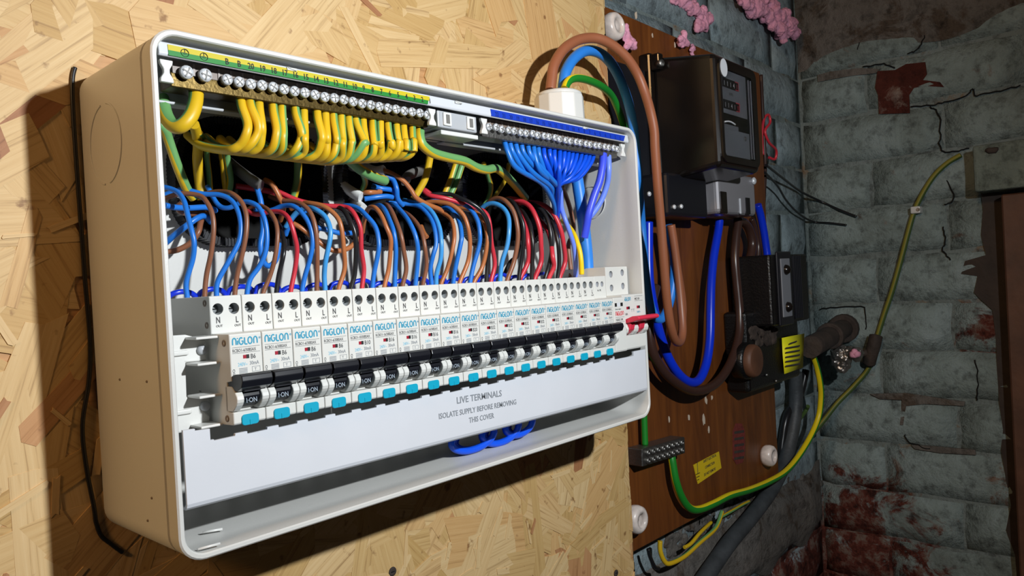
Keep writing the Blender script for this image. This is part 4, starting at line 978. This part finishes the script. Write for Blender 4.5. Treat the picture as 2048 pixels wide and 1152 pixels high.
# neutral wires fanning down from the neutral bar
nst = [205, 250, 300, 350, 405, 455, 495, 540, 590, 632, 680, 720, 757, 792, 828, 868, 905, 938, 972]
for k, sx_ in enumerate(nst):
    f = k/(len(nst)-1); sy_ = 428 + (sx_-205)*.165
    tx = 470 + 210*f if k < 4 else 560 + 130*f
    ex = 620 + 60*f
    if k < 5: pts = [(sx_, sy_), (sx_+35, sy_+110), (sx_+110+20*k, sy_+240+10*k), (520+40*k, 790+15*k), (600+10*k, 900), (640, 1010), (650, 1130), (655, 1250)]
    elif k < 8: pts = [(sx_, sy_), (sx_+12, sy_+90), (sx_+60, sy_+220), (610, 780), (625, 880), (650, 1000), (660, 1120), (665, 1250)]
    else: pts = [(sx_, sy_), (sx_+(660-sx_)*.10, sy_+80), (sx_+(670-sx_)*.45, sy_+200), (670, 850-(k-8)*4), (668, 930), (664, 1030), (660, 1140), (660, 1260)]
    z_ = .0016*((k*3) % 5 - 2)
    ds = [-.0795, -.082+z_*.3, -.080+z_, -.072+z_, -.064+z_, -.056+z_, -.048+z_, -.040+z_]
    wire('neutral_wire', 'blue neutral wire, %s from the left fanning under the neutral bar' % ORD(k), [P(*q, d) for q, d in zip(crop(3, pts), ds)], .0021 if k < 12 else .0019, 'dblue' if k > 6 else 'blue', 'wire', 'neutral wires under the neutral bar', tip=.003)
# ------------------------------------------------------------------ gland, tails
gl = thing('cable_gland', 'white ribbed cable gland on top of the consumer unit', 'cable gland', (.389, -.042, .2571))
gc = Vector((.389, -.042, 0))
def prism_ring(z0_, z1_, r0, r1, n, m):
    return m.cyl(gc + Vector((0, 0, z0_)), gc + Vector((0, 0, z1_)), r0, n, 0, r1, smooth=False)
m = MB(); prism_ring(.2571, .2640, .0170, .0170, 32, m); prism_ring(.2635, .2665, .0238, .0238, 32, m); m.build('thread_collar', M['white'], gl, .0004, 2)
m = MB(); prism_ring(.2660, .2925, .0232, .0226, 12, m); m.build('nut', M['white'], gl, .0008, 2)
m = MB(); m.lathe(gc + Vector((0, 0, .2922)), (0, 0, 1), [(.0215, 0), (.0208, .0030), (.0180, .0045), (.0145, .0045), (.0140, -.001), (0, -.001)], 32); m.build('dome', M['white'], gl)
bt = crop(10, [(235,690),(245,600),(262,500),(330,385),(430,315),(530,292),(620,303),(720,355),(820,445),(900,565),(955,700),(1000,850),(1030,1000),(1038,1150)]) + [(1316,380),(1322,450),(1328,530),(1334,600),(1341,650),(1350,680),(1360,683),(1365,660),(1362,610),(1355,540),(1347,480),(1342,450)]
bd = [-.044,-.044,-.044,-.045,-.046,-.048,-.052,-.056,-.06,-.062,-.064,-.064,-.064,-.062,-.058,-.054,-.05,-.046,-.042,-.036,-.03,-.026,-.022,-.02,-.02,-.02]
wire('meter_tail', 'thick brown tail arching from the gland and looping down to the meter', [P(a, b, d) for (a, b), d in zip(bt, bd)], .0048, 'tailbrown', 'cable', n=16)
bt = crop(10, [(330,690),(338,620),(352,550),(400,465),(470,405),(540,388),(620,413),(690,475),(752,575),(800,690),(838,810),(868,950),(885,1100)]) + [(1276,360),(1282,440),(1288,520),(1296,590),(1308,630),(1322,638),(1336,615),(1346,570),(1348,520),(1342,480),(1336,450)]
bd = [-.038,-.038,-.038,-.037,-.036,-.035,-.034,-.033,-.032,-.031,-.031,-.031,-.031,-.03,-.01,-.01,-.01,-.01,-.01,-.01,-.012,-.014,-.014,-.014]
wire('meter_tail', 'thick blue tail arching from the gland beneath the brown one', [P(a, b, d) for (a, b), d in zip(bt, bd)], .0052, 'tailblue', 'cable', n=16)
bt = crop(10, [(345,680),(360,640),(390,610),(440,600),(520,615),(620,660),(700,730),(750,830),(785,930),(812,1030)]) + [(1262,330),(1270,420),(1279,520),(1284,640),(1287,760),(1288,830),(1290,890)]
bd = [-.046,-.046,-.046,-.045,-.042,-.036,-.024,-.016,-.010,-.006,-.002,.002,.006,.008,.009,.010,.010]
wire('earth_cable', 'yellow green earth cable from the gland down to the earth block', [P(a, b, d) for (a, b), d in zip(bt, bd)], .0038, 'yellow2', 'cable', stripe='green2', twist=.0, phase=.25, n=16, frac=.45)
bw = [(150,135),(145,160),(146,220),(153,330),(162,450),(170,560),(180,680),(178,760),(165,850),(172,930),(188,1015),(192,1045),(203,1072),(222,1088),(245,1105)]
wire('black_cable', 'thin black cable running down the left edge of the unit', [P(a, b, -.0025) for a, b in bw], .0012, 'blackw', 'cable')
# ------------------------------------------------------------------ meter board
YB = .020
mb = MB(); zt_, zb_ = .425, -.192
mb.plate([(.515, zb_+.002), (.982, zb_-.004), (.990, .433), (.515, .437)], YB, YB+.022)
mbo = mb.build('meter_board', M['board'], loc=(.75, YB, zb_), bevel=.0015); tag(mbo, 'old brown stained wooden board carrying the meter and cutout', 'board')
for i, (px, py, r, lb) in enumerate(((1278, 1040, .0150, 'white porcelain knob at the bottom left corner of the meter board'), (1543, 912, .0150, 'white porcelain knob at the bottom right corner of the meter board'), (1232, 52, .0150, 'foam spattered porcelain knob at the top left of the meter board'))):
    p = P(px, py, YB - .012); p.y = YB
    t = thing('porcelain_knob', lb, 'insulator', p, 'porcelain knobs on the meter board')
    MB().lathe(p, (0, -1, 0), [(r*.95, 0), (r*1.05, .004), (r*1.08, .009), (r, .014), (r*.8, .0165), (r*.55, .0165), (r*.5, .012), (r*.5, .004)], 26).build('body', M['porcelain'], t)
    MB().lathe(p, (0, -1, 0), [(r*.42, .003), (r*.42, .008), (r*.2, .0095), (0, .0095)], 16).build('screw', M['rust'], t)
# splashes of old paint on the board
rp = random.Random(2)
for (px, py, s_) in ((1412, 800, 1.4), (1424, 795, 1), (1408, 840, 1.6), (1418, 860, 1), (1378, 835, 1), (1272, 30, 1.2), (1350, 90, 1), (1305, 70, .8), (1478, 770, 1.3), (1338, 838, .8)):
    p = P(px, py, YB - .0004); m = MB()
    pts = [(p.x + .0022*s_*math.cos(a*math.pi/4)*rp.uniform(.5, 1.2), p.z + .0050*s_*math.sin(a*math.pi/4)*rp.uniform(.5, 1.2)) for a in range(8)]
    m.plate(pts, YB - .0006, YB); m.build('paint_splash', M['splash'], mbo)
# labels on the board
def quad_on(pts, y, th, name, mt, parent):
    q = [P(a, b, y) for a, b in pts]
    return MB().plate([(v.x, v.z) for v in q], y, y+th).build(name, mt, parent)
sp = P(1414, 936, YB)
t = thing('warning_sticker', 'small yellow safety electrical connection sticker on the meter board', 'sticker', sp)
quad_on([(1387, 930), (1438, 903), (1443, 936), (1396, 968)], YB-.0006, .0006, 'sheet', M['stickery'], t)
a = P(1402, 938, YB-.0009); b = P(1438, 918, YB-.0009); R_ = (b-a).normalized(); m = MB()
for k, s_ in enumerate(('SAFETY ELECTRICAL', 'CONNECTION', 'DO NOT REMOVE')):
    c_ = (P(1420, 919+13.5*k, YB-.0009)); m.text(s_, c_, .0052, 0, 'CENTER', right=(R_.x, 0, R_.z), sx=.78)
e_ = P(1396, 948, YB-.0009)
m.box((e_.x-.0004, e_.y, e_.z), (e_.x+.0004, e_.y+.0003, e_.z+.016))
for k in range(3): m.box((e_.x-.0055+.0016*k, e_.y, e_.z-.004*k), (e_.x+.0055-.0016*k, e_.y+.0003, e_.z+.0008-.004*k), 1)
m.build('print', [M['ink'], M['inkblack']], t)
sp = P(1475, 890, YB)
t = thing('faded_sticker', 'faded dark red oblong stamp on the lower meter board', 'sticker', sp)
q = [(1466, 862), (1472, 847), (1484, 847), (1490, 862), (1490, 905), (1486, 925), (1473, 929), (1466, 918)]
quad_on(q, YB-.0006, .0006, 'patch', M['redstamp'], t)
for k in range(5):
    y_ = 860 + 13*k; quad_on([(1469, y_+3), (1488, y_), (1488, y_+5), (1469, y_+8)], YB-.0009, .0003, 'bar', M['rust'], t)
# ------------------------------------------------------------------ electricity meter
XM = .6394; YF = -.0750
mt_ = thing('electricity_meter', 'black bakelite electricity meter with glazed dial window', 'meter', (XM+.06, YB, .25))
case = MB()
# tapered case: larger at the back
def frus(m, x0, x1, z0, z1, y0, X0_, X1_, Z0_, Z1_, y1, mi=0):
    m.add([(x0,y0,z0),(x1,y0,z0),(x1,y0,z1),(x0,y0,z1),(X0_,y1,Z0_),(X1_,y1,Z0_),(X1_,y1,Z1_),(X0_,y1,Z1_)], [(0,1,2,3),(7,6,5,4),(0,4,5,1),(1,5,6,2),(2,6,7,3),(3,7,4,0)], mi)
frus(case, XM, XM+.1090, .2455, .3740, YF, XM, XM+.1150, .2360, .3880, YB-.014); case.build('case', M['blackgloss'], mt_, .006, 3)
MB().box((XM-.0075, YB-.016, .2330), (XM+.1200, YB, .3930)).build('back_flange', M['blackgloss'], mt_, .003, 2)
m = MB(); p = Vector((XM-.002, YB-.016, .3800)); m.box(p+Vector((-.005, -.012, -.010)), p+Vector((.006, 0, .010))); o = m.build('fixing_lug', M['blackgloss'], mt_, .002, 2)
MB().lathe(p + Vector((-.004, -.012, -.004)), (-.3, -1, 0), [(.0045, -.002), (.0045, .004), (.003, .005), (0, .005)], 14).build('sealing_screw', M['dullsteel'], mt_)
MB().box((.518, YB-.010, .205), (XM-.0085, YB, .372)).build('side_mounting_plate', M['black'], mt_, .002, 2)
# bezel with window
vs, fs = holed(rrect(XM+.0050, XM+.1045, .2505, .3695, .010, 5), [rrect(XM+.010, XM+.092, .2580, .3590, .005, 4)], YF-.0012, .0028)
MB().add(vs, fs).build('bezel', M['blackgloss'], mt_)
MB().box((XM+.009, YF-.0005, .3080), (XM+.078, YF+.001, .3585)).build('dial_plate', M['dial'], mt_)
MB().box((XM+.009, YF-.0008, .2590), (XM+.080, YF+.001, .2900)).build('name_plate', M['dial'], mt_)
MB().box((XM+.0092, YF-.0012, .2900), (XM+.050, YF-.0004, .2950)).build('plate_step', M['dial'], mt_)
for z, s_ in ((.3400, '11141'), (.3150, '11411')):
    c = MB().box((XM+.015, YF-.0012, z-.002), (XM+.056, YF-.0004, z+.0085)).build('counter', M['inkblack'], mt_)
    m = MB()
    for k, ch in enumerate(s_): m.text(ch, (XM+.0185+.0082*k, YF-.0014, z), .0075, 1 if k == 4 else 0, 'CENTER')
    for a, b_, c1, d1 in ((.0468, .0560, .0075, .0085), (.0468, .0560, -.002, -.001), (.0552, .0560, -.002, .0085)): m.box((XM+a, YF-.0014, z+c1), (XM+b_, YF-.0012, z+d1), 1)
    m.build('digits', [M['inkwhite'], M['inkred']], c)
m = MB(); m.text('kWh', (XM+.036, YF-.0008, .3300), .0052, 0, 'CENTER'); m.build('unit_print', M['inkblack'], mt_)
MB().plate([(XM+.016+.0085*math.cos(a*math.pi/10), .3590+.0105*math.sin(a*math.pi/10)) for a in range(20)], YF-.0034, YF-.0028).build('white_seal_sticker', M['inkwhite'], mt_)
MB().tube([(XM+.012+.028*k/8, YF-.002, .2965+.002*math.sin(k/8*3.1)) for k in range(9)], .0010, 6).build('disc_rim', M['steel'], mt_)
for xx in (.0830, .0895): MB().box((XM+xx, YF-.0020, .2600), (XM+xx+.0012, YF-.0006, .3560)).build('window_rib', M['dial'], mt_)
MB().lathe((XM+.068, YF-.0006, .2830), (0, -1, 0), [(.0028, 0), (.0024, .0012), (0, .0014)], 12).build('plate_screw', M['dullsteel'], mt_)
glass = bpy.data.materials.new('window_glass'); glass.use_nodes = True; gb = glass.node_tree.nodes['Principled BSDF']
gb.inputs['Transmission Weight'].default_value = 1; gb.inputs['Roughness'].default_value = .04; gb.inputs['Base Color'].default_value = (.92, .94, .96, 1); gb.inputs['IOR'].default_value = 1.1
MB().box((XM+.0098, YF-.0025, .2578), (XM+.0922, YF-.0021, .3592)).build('window_pane', glass, mt_)
# terminal cover under the meter
tcv = thing('meter_terminal_cover', 'black terminal cover with two bright screws under the meter', 'cover', (.64, YB, .19))
a = P(1277, 380, -.02)
m = MB(); m.box((.6080, -.024, .1930), (.7060, YB, .2440)); m.build('body', M['black'], tcv, .004, 2)
for px, py in ((1348, 414), (1362, 413), (1298, 388)):
    p = P(px, py, -.0245); MB().lathe(p, (0, -1, 0), [(.0028, -.001), (.0028, .001), (.0018, .002), (0, .002)], 12).build('screw', M['steel'], tcv)
# grey isolator beside it
iso = thing('isolator_box', 'grey metal isolator box right of the meter terminal cover', 'isolator', (.78, YB, .2))
a = P(1435, 360, -.030); b = P(1513, 432, -.030)
MB().box((a.x, -.030, b.z), (b.x+.002, YB-.016, a.z+.012)).build('front_cover', M['metalgrey'], iso, .006, 3)
MB().box((a.x-.002, YB-.018, b.z-.001), (b.x+.004, YB, a.z+.014)).build('base', M['metalgrey'], iso, .003, 2)
MB().box((a.x-.018, -.010, b.z+.001), (a.x-.0005, YB, a.z-.008)).build('side_entry', M['greyplastic'], iso, .004, 2)
for px, py in ((1481, 412),):
    p = P(px, py, -.0308); MB().box(p+Vector((-.0012, -.0004, -.010)), p+Vector((.0012, .0012, .010))).build('slot_mark', M['inkwhite'], iso)
p = P(1496, 412, -.0308); MB().box(p+Vector((-.006, -.0005, -.011)), p+Vector((.006, .0012, .011))).build('window', M['inkblack'], iso)
p = P(1507, 362, -.0308); MB().lathe(p, (0, -1, 0), [(.005, -.001), (.005, .0015), (.003, .003), (0, .003)], 14).build('screw', M['steel'], iso)
p = P(1447, 405, -.0308); MB().box(p+Vector((-.008, -.0018, -.014)), p+Vector((.008, .001, .014))).build('rocker', M['blackgloss'], iso, .0015, 2)
# meter side cables
def cab(name, label, cr, pts, ds, r, mt, cat='cable', **k): return wire(name, label, path(cr, pts, ds), r, mt, cat, n=16, **k)
cab('meter_tail', 'royal blue tail looping low between meter and isolator', 9, [(105,70),(105,180),(106,300),(112,420),(135,560),(165,690),(215,840),(280,945),(345,992),(400,975),(440,880),(460,740),(464,560),(468,420),(482,270),(508,120),(515,60)], [-.004,-.004,-.006,-.008,-.01,-.01,-.008,-.004,0,0], .0056, 'navy')
cab('meter_tail', 'dark brown tail making the widest loop below the meter', 9, [(150,440),(120,560),(110,700),(140,840),(230,965),(360,1040),(480,1010),(570,900),(625,740),(632,600),(618,440),(605,290),(612,160),(625,60)], [-.002,-.004,-.006,-.008,-.008,-.006,-.002,0,0], .0058, 'dbrown')
cab('meter_tail', 'short brown tail end behind the thick brown loop', 9, [(240,108),(262,260),(290,430),(305,560),(300,680),(290,740)], [-.012,-.012,-.012,-.012], .0044, 'tailbrown')
cab('meter_tail', 'dark brown tail rising from the cutout to the isolator', 9, [(690,290),(705,200),(690,120),(660,75),(620,60)], [0,0,0,0], .0062, 'dbrown')
cab('meter_tail', 'thin dark brown tail right of the thick one above the cutout', 9, [(735,290),(738,200),(720,110),(700,50)], [.004,.004,.004,.004], .0040, 'dbrown')
cab('meter_tail', 'bright blue tail rising behind the right edge of the cutout', 9, [(795,300),(785,220),(770,120),(752,30),(735,-30)], [0,0,0,0], .0056, 'navy')
# ------------------------------------------------------------------ service cutout
cu = thing('service_cutout', 'old black service fuse cutout with ribbed carrier and brown cap', 'fuse cutout', (.88, YB, .03))
YC = -.040
def pbox(m, c, y0, y1, mi=0):
    q = [P(a, b, y0) for a, b in c]; m.plate([(v.x, v.z) for v in q], y0, y1, mi); return m
a = P(1546, 512, YC); b = P(1620, 638, YC); c0 = P(1485, 512, YC)
xl, xr, zt1, zb1 = a.x-.012, b.x, a.z+.002, b.z
MB().box((xl, YC, zb1), (xr, YB, zt1)).build('fuse_carrier', M['blackmatt'], cu, .003, 2)
xs = P(1553, 560, YC).x; xe = P(1583, 560, YC).x
f = MB().box((xs, YC-.003, zb1-.002), (xe-.004, YC+.001, zt1+.004)).build('carrier_handle', M['black'], cu, .002, 2)
MB().box((xs+.008, YC-.0045, zb1+.010), (xe-.014, YC-.0025, zt1-.006)).build('handle_slot', M['dial'], cu, .001, 2)
for zz in (zt1-.022, zb1+.024): MB().ico(((xs+xe)/2-.004, YC-.0045, zz), .0075, 2).build('handle_screw', M['blackgloss'], cu)
for k in range(5): MB().box((xe+.006+.0062*k, YC-.0025, zb1+.004), (xe+.0088+.0062*k, YC+.001, zt1-.002)).build('rib', M['black'], cu, .0006, 1)
a = P(1496, 640, -.012); b = P(1600, 752, -.012)
MB().box((a.x-.012, -.014, b.z), (b.x, YB, a.z+.012)).build('base', M['blackmatt'], cu, .006, 3)
m = MB(); pp = P(1514, 722, -.030); m.lathe((pp.x, -.012, pp.z), (0, -1, 0), [(.0225, 0), (.0225, .014), (.0205, .018), (.0190, .0185), (0, .0185)], 28); o = m.build('sealing_cap', M['doorwood'], cu); o['label'] = 'round brown sealing cap'
m = MB(); m.lathe((pp.x, -.012, pp.z), (0, -1, 0), [(.0255, -.01), (.0255, .006), (.0230, .0085)], 28); m.build('cap_ring', M['blackmatt'], cu)
m = MB(); rr = random.Random(4)
for k in range(40):
    q = P(1500+rr.uniform(0, 50), 655+rr.uniform(0, 32), -.014); m.ico(q, rr.uniform(.004, .009), 2, 0, (1.3, .5, .8), .12)
fuse(m.build('dusty_compound', M['rust'], cu), .0018, .005)
for px, py in ((1533, 750), (1552, 762), (1564, 648)): MB().ico(P(px, py, -.016), .0028, 1).build('stud', M['dullsteel'], cu)
tg = thing('yellow_tag', 'curled yellow paper tag stuck on the black cutout', 'tag', P(1588, 710, -.018))
q = [(1564, 676), (1583, 672), (1609, 667), (1607, 700), (1606, 735), (1586, 742), (1569, 748), (1566, 712)]
ys = [-.017, -.019, -.0175, -.020, -.018, -.017, -.0175, -.0195]
V = [P(a_, b_, y_) for (a_, b_), y_ in zip(q, ys)]; cpt = P(1587, 708, -.0165)
m = MB(); VV = V + [cpt]; VV = VV + [v + Vector((0, .0005, 0)) for v in VV]
m.add(VV, [(i, (i+1) % 8, 8) for i in range(8)] + [(9+(i+1) % 8, 9+i, 17) for i in range(8)] + [(i, 9+i, 9+(i+1) % 8, (i+1) % 8) for i in range(8)], 0, True); m.build('sheet', M['tagy'], tg)
m = MB()
for k in range(6):
    a_ = P(1571 + (8 if k == 0 else 0), 686+9*k, -.0208); b_ = P(1600 - (6 if k == 0 else 0), 681+9*k, -.0208); d_ = b_ - a_
    m.add([a_, b_, b_+Vector((0, 0, -.0022)), a_+Vector((0, 0, -.0022))], [(3, 2, 1, 0)])
m.build('print', M['ink'], tg)
# ------------------------------------------------------------------ earth block and wires on the right
ebk = thing('earth_block', 'dull metal earth terminal block on the lower meter board', 'terminal block', P(1315, 900, YB))
a = P(1272, 905, YB-.012); b = P(1358, 880, YB-.012); dz = (b.z-a.z)/(b.x-a.x)
ang = math.atan2(b.z-a.z, b.x-a.x); L_ = (b-a).length; ct = (a+b)/2; ct.z = (P(1315, 902, YB-.012)).z
MT = Matrix.Translation(Vector((ct.x, YB, ct.z))) @ Matrix.Rotation(-ang, 4, 'Y')
MB().box((-L_/2, -.020, -.0100), (L_/2, 0, .0100), 0, MT).build('body', M['dullsteel'], ebk, .0012, 2)
for k in range(8):
    for j in (0, 1):
        c_ = MT @ Vector((-L_/2 + .010 + (L_-.020)*k/7, -.020, -.0045 + .009*j)); MB().lathe(c_, (0, -1, 0), [(.0036, -.001), (.0034, .003), (.0016, .003), (.0014, .0018), (0, .0018)], 12).build('screw', M['dullsteel'], ebk)
wire('earth_cable', 'thick yellow green earth cable sweeping from the earth block along the board', path(11, [(318,400),(325,450),(345,560),(380,660),(430,730),(490,740),(580,705),(680,655),(800,620),(920,570),(1020,510),(1100,420),(1180,290),(1230,170),(1245,60)], [.008,.006,.004,.004,.004,.004,.006,.008,.010,.010,.010,.006,.0,-.005]) + [P(1641, 770, -.008), P(1634, 735, -.008), P(1622, 700, -.006)], .0048, 'yellow2', 'cable', stripe='green2', twist=.1, phase=-.02, n=16, frac=.42)
wire('earth_wire', 'thin yellow green wire bent below the meter board corner', path(11, [(248,935),(250,1000),(275,1060),(310,1075),(400,1030),(500,940),(580,870),(610,820),(632,752)], [.03,.03,.028,.026,.026,.028,.03,.032]), .0030, 'yellow', 'wire', stripe='green', twist=.8, phase=.5, n=12)
wire('earth_wire', 'yellow green wire leaving the bent one towards the right under the board', path(11, [(400,975),(440,950),(500,880),(565,820)], [.03,.03,.032,.036]), .0024, 'yellow', 'wire', stripe='green', twist=.8, phase=.4, n=12)
wire('earth_wire', 'yellow earth wire passing behind the meter board lower edge', path(11, [(620,790),(700,745),(760,710),(800,690)], [.038,.038,.040,.042]), .0022, 'yellow', 'wire', stripe='green', twist=.8, phase=.1, n=12)
wire('earth_wire', 'dim green yellow wire rising behind the meter board right edge', path(11, [(985,480),(1010,400),(1050,290),(1100,200),(1150,130),(1165,100)], [.045,.045,.044,.04,.036,.03]), .0034, 'dustyg', 'wire', stripe='dustyy', twist=.4, phase=.4, n=12)
lw = [(1922, 310), (1895, 326), (1868, 352), (1845, 388), (1828, 425), (1815, 470), (1802, 520), (1785, 580), (1765, 640), (1750, 690), (1738, 735), (1708, 772), (1675, 806), (1650, 838), (1625, 868)]
xs_ = [XW-.012]*11 + [XW-.02, XW-.035, XW-.05, XW-.06]
wire('earth_cable', 'long yellow green cable climbing the side wall to the painted beam', [PX(a_, b_, x_) for (a_, b_), x_ in zip(lw, xs_)], .0042, 'dustyg', 'cable', stripe='dustyy', twist=.1, phase=.1, n=12)
t = thing('cable_clip', 'small white clip on the long wall cable', 'clip', PX(1833, 420, XW-.013)); p = PX(1833, 420, XW-.013)
MB().box(p+Vector((-.007, -.007, -.006)), p+Vector((.012, .008, .006))).build('saddle', M['white'], t, .002, 2)
MB().cyl(p+Vector((-.008, -.004, 0)), p+Vector((-.006, -.004, 0)), .003, 10).build('nail', M['dullsteel'], t)
# clamp, pipe stub and service cable
pc = PX(1748, 700, XW-.02)
cl = thing('earth_clamp', 'dark clamp gripping the wall cable beside the pipe', 'clamp', pc)
m = MB(); m.tube(smooth_path([PX(1752, 672, XW-.016), PX(1748, 690, XW-.022), PX(1742, 710, XW-.022), PX(1738, 726, XW-.016)], 4), .011, 12); m.build('body', M['rust'], cl)
MB().cyl(PX(1735, 705, XW-.028), PX(1722, 708, XW-.030), .006, 10).build('bolt', M['rust'], cl)
ps = thing('pipe_stub', 'rusty pipe stub and collar running into the side wall', 'pipe', PX(1660, 680, 1.15))
a = PX(1620, 695, 1.02); b = PX(1660, 672, 1.14); c_ = PX(1690, 655, XW-.004)
MB().tube(smooth_path([a, b, c_], 6), .017, 16).build('pipe', M['rust'], ps)
d = (c_-b).normalized(); MB().cyl(b-d*.006, b+d*.014, .0225, 18).build('collar', M['rust'], ps, .002, 2)
MB().cyl(c_-d*.02, c_-d*.004, .026, 18).build('wall_flange', M['rust'], ps, .003, 2)
fo = thing('foil_wrap', 'crumpled silver foil bundle with pink foam below the pipe', 'foil', PX(1690, 715, 1.17)); m = MB(); rr = random.Random(8)
for k in range(9): m.ico(PX(1672+rr.uniform(0, 40), 700+rr.uniform(0, 36), 1.17), rr.uniform(.009, .017), 2, 0, (1, .8, .9), .18)
fuse(m.build('foil', M['foil'], fo), .0018, .008)
m = MB()
for k in range(5): m.ico(PX(1700+rr.uniform(0, 14), 700+rr.uniform(0, 14), 1.155), rr.uniform(.004, .007), 2, 0, (1, 1, 1), .15)
m.build('foam_dab', M['foam'], fo)
wire('service_cable', 'thick dark lead sheathed service cable dropping from the cutout', path(0, [(1590,745),(1592,800),(1585,860),(1570,920),(1545,975),(1505,1030),(1455,1090),(1400,1170)], [.03,.032,.034,.036,.034,.032,.03,.028]), .0115, 'lead', 'cable', n=16)
wire('service_cable', 'thin black cable beside the lead service cable', path(0, [(1612,740),(1600,790),(1575,830),(1565,880),(1560,930)], [.03,.035,.04,.044,.046]), .0060, 'blackw', 'cable', n=12)
wire('loose_cable', 'black loose cable hanging at the lower left of the board', path(11, [(175,985),(185,1030),(215,1095),(240,1105)], [.03,.03,.03,.03]), .0024, 'blackw', 'cable')
# crumbling masonry lumps below the cutout
rk = thing('mortar_rubble', 'dark crumbled mortar lumps behind the lower meter board', 'rubble', P(1480, 1000, YW-.01), kind='stuff'); m = MB(); rr = random.Random(21)
for k in range(170):
    px = rr.uniform(1330, 1640); py = 1105 - (px-1330)*.45 + rr.uniform(-36, 16)
    q = P(px, py, YW-.004); m.ico(q, rr.uniform(.003, .010), 2, 0, (1.3, .5, .8), .13)
fuse(m.build('lumps', M['rubble'], rk), .0022, .006)
# loose thin wires on the back wall by the meter
wire('loose_wire', 'thin black wire trailing from the meter towards the right, upper one', [P(1532, 330, .02), P(1560, 352, .03), P(1600, 382, .045)] + [PX(a_, b_, XW-.008) for a_, b_ in ((1640, 402), (1680, 420), (1713, 433))], .0020, 'blackw')
wire('loose_wire', 'thin black wire trailing from the meter towards the right, lower one', [P(1530, 345, .02), P(1555, 372, .03), P(1572, 400, .04), P(1595, 425, .045)] + [PX(a_, b_, XW-.008) for a_, b_ in ((1625, 443), (1660, 446), (1693, 450))], .0018, 'blackw')
wire('loose_wire', 'small red wire loop right of the electricity meter', path(0, [(1526,310),(1524,270),(1528,238),(1537,230),(1540,245),(1530,262),(1538,285),(1552,300),(1550,318),(1538,315)], [.03,.03,.028,.026,.026,.026,.026,.03,.034]), .0022, 'redw')
wire('loose_wire', 'dull brown wire dropping beside the meter right edge', path(0, [(1522,150),(1524,200),(1528,280),(1530,340),(1526,440)], [.03,.03,.03,.03]), .0030, 'dbrown')
# ------------------------------------------------------------------ pink foam
def foam(label, pts, y, rmin, rmax, n, seed, spread, par=None):
    rr = random.Random(seed); t = thing('foam_lump', label, 'foam', P(*pts[0], y), 'pink expanding foam lumps'); m = MB()
    for k in range(n):
        f = rr.random()*(len(pts)-1); i = min(int(f), len(pts)-2); g = f-i
        px = pts[i][0]*(1-g) + pts[i+1][0]*g + rr.uniform(-spread, spread); py = pts[i][1]*(1-g) + pts[i+1][1]*g + rr.uniform(-spread, spread)
        r = rr.uniform(rmin, rmax); m.ico(P(px, py, y - rr.uniform(0, r)), r, 2, 0, (1, .8, 1), .1)
    fuse(m.build('mass', M['foam'], t), .0013, .007)
foam('long ragged pink foam smear on the wall above the meter board', [(1350, -10), (1375, 12), (1400, 25), (1415, 40), (1402, 52)], YW-.004, .003, .0075, 110, 1, 10)
foam('big pink foam mass in the wall corner at the top', [(1492, -5), (1520, 15), (1550, 32), (1568, 52), (1580, 62)], YW-.012, .004, .012, 150, 2, 17)
foam('small pink foam dab hanging at the top edge of the meter board', [(1364, 72), (1366, 88)], YB-.006, .002, .005, 26, 3, 7)
foam('thin pink foam drip right of the dab on the meter board', [(1386, 90), (1383, 106)], YB-.003, .002, .004, 12, 4, 3)
foam('pink foam blob beside the top left porcelain knob', [(1250, 58), (1254, 80), (1262, 94)], YB-.010, .002, .005, 34, 5, 7)
# ------------------------------------------------------------------ beam and boarded cupboard on the side wall
ba = PX(1938, 287, XW); bb = PX(1950, 386, XW)
bm_ = thing('painted_beam', 'grey green painted timber beam end projecting along the side wall', 'beam', (XW-.03, ba.y-.2, bb.z))
fx = XW-.060
a = PX(1944, 292, fx); b = PX(1953, 384, fx)
MB().box((fx, a.y, b.z), (XW-.009, -1.1, a.z)).build('timber', M['beam'], bm_, .004, 2)
p = PX(1984, 301, fx); m = MB(); m.ico(p, .008, 2, 0, (.5, 1.2, .7), .2); m.build('knot', M['rust'], bm_)
dx_ = XW-.050; a = PX(2002, 384, dx_); b = PX(2040, 1152, dx_)
dr = thing('cupboard_side', 'brown timber cupboard side board at the right edge', 'board', (dx_, a.y-.2, -.9))
MB().add([(dx_, a.y, a.z-.004), (dx_, b.y, b.z), (dx_, b.y-.01, -.9), (dx_, -1.1, -.9), (dx_, -1.1, a.z-.004), (XW-.009, a.y+.006, a.z-.004), (XW-.009, b.y+.006, b.z), (XW-.009, b.y-.004, -.9), (XW-.009, -1.1, -.9), (XW-.009, -1.1, a.z-.004)],
         [(0,1,2,3,4),(9,8,7,6,5),(1,0,5,6),(2,1,6,7),(3,2,7,8),(4,3,8,9),(0,4,9,5)]).build('board', M['doorwood'], dr, .002, 1)
for o in bpy.data.objects:
    if o.type == 'MESH' and o.parent is None and 'category' not in o and 'kind' not in o: print('UNTAGGED', o.name)
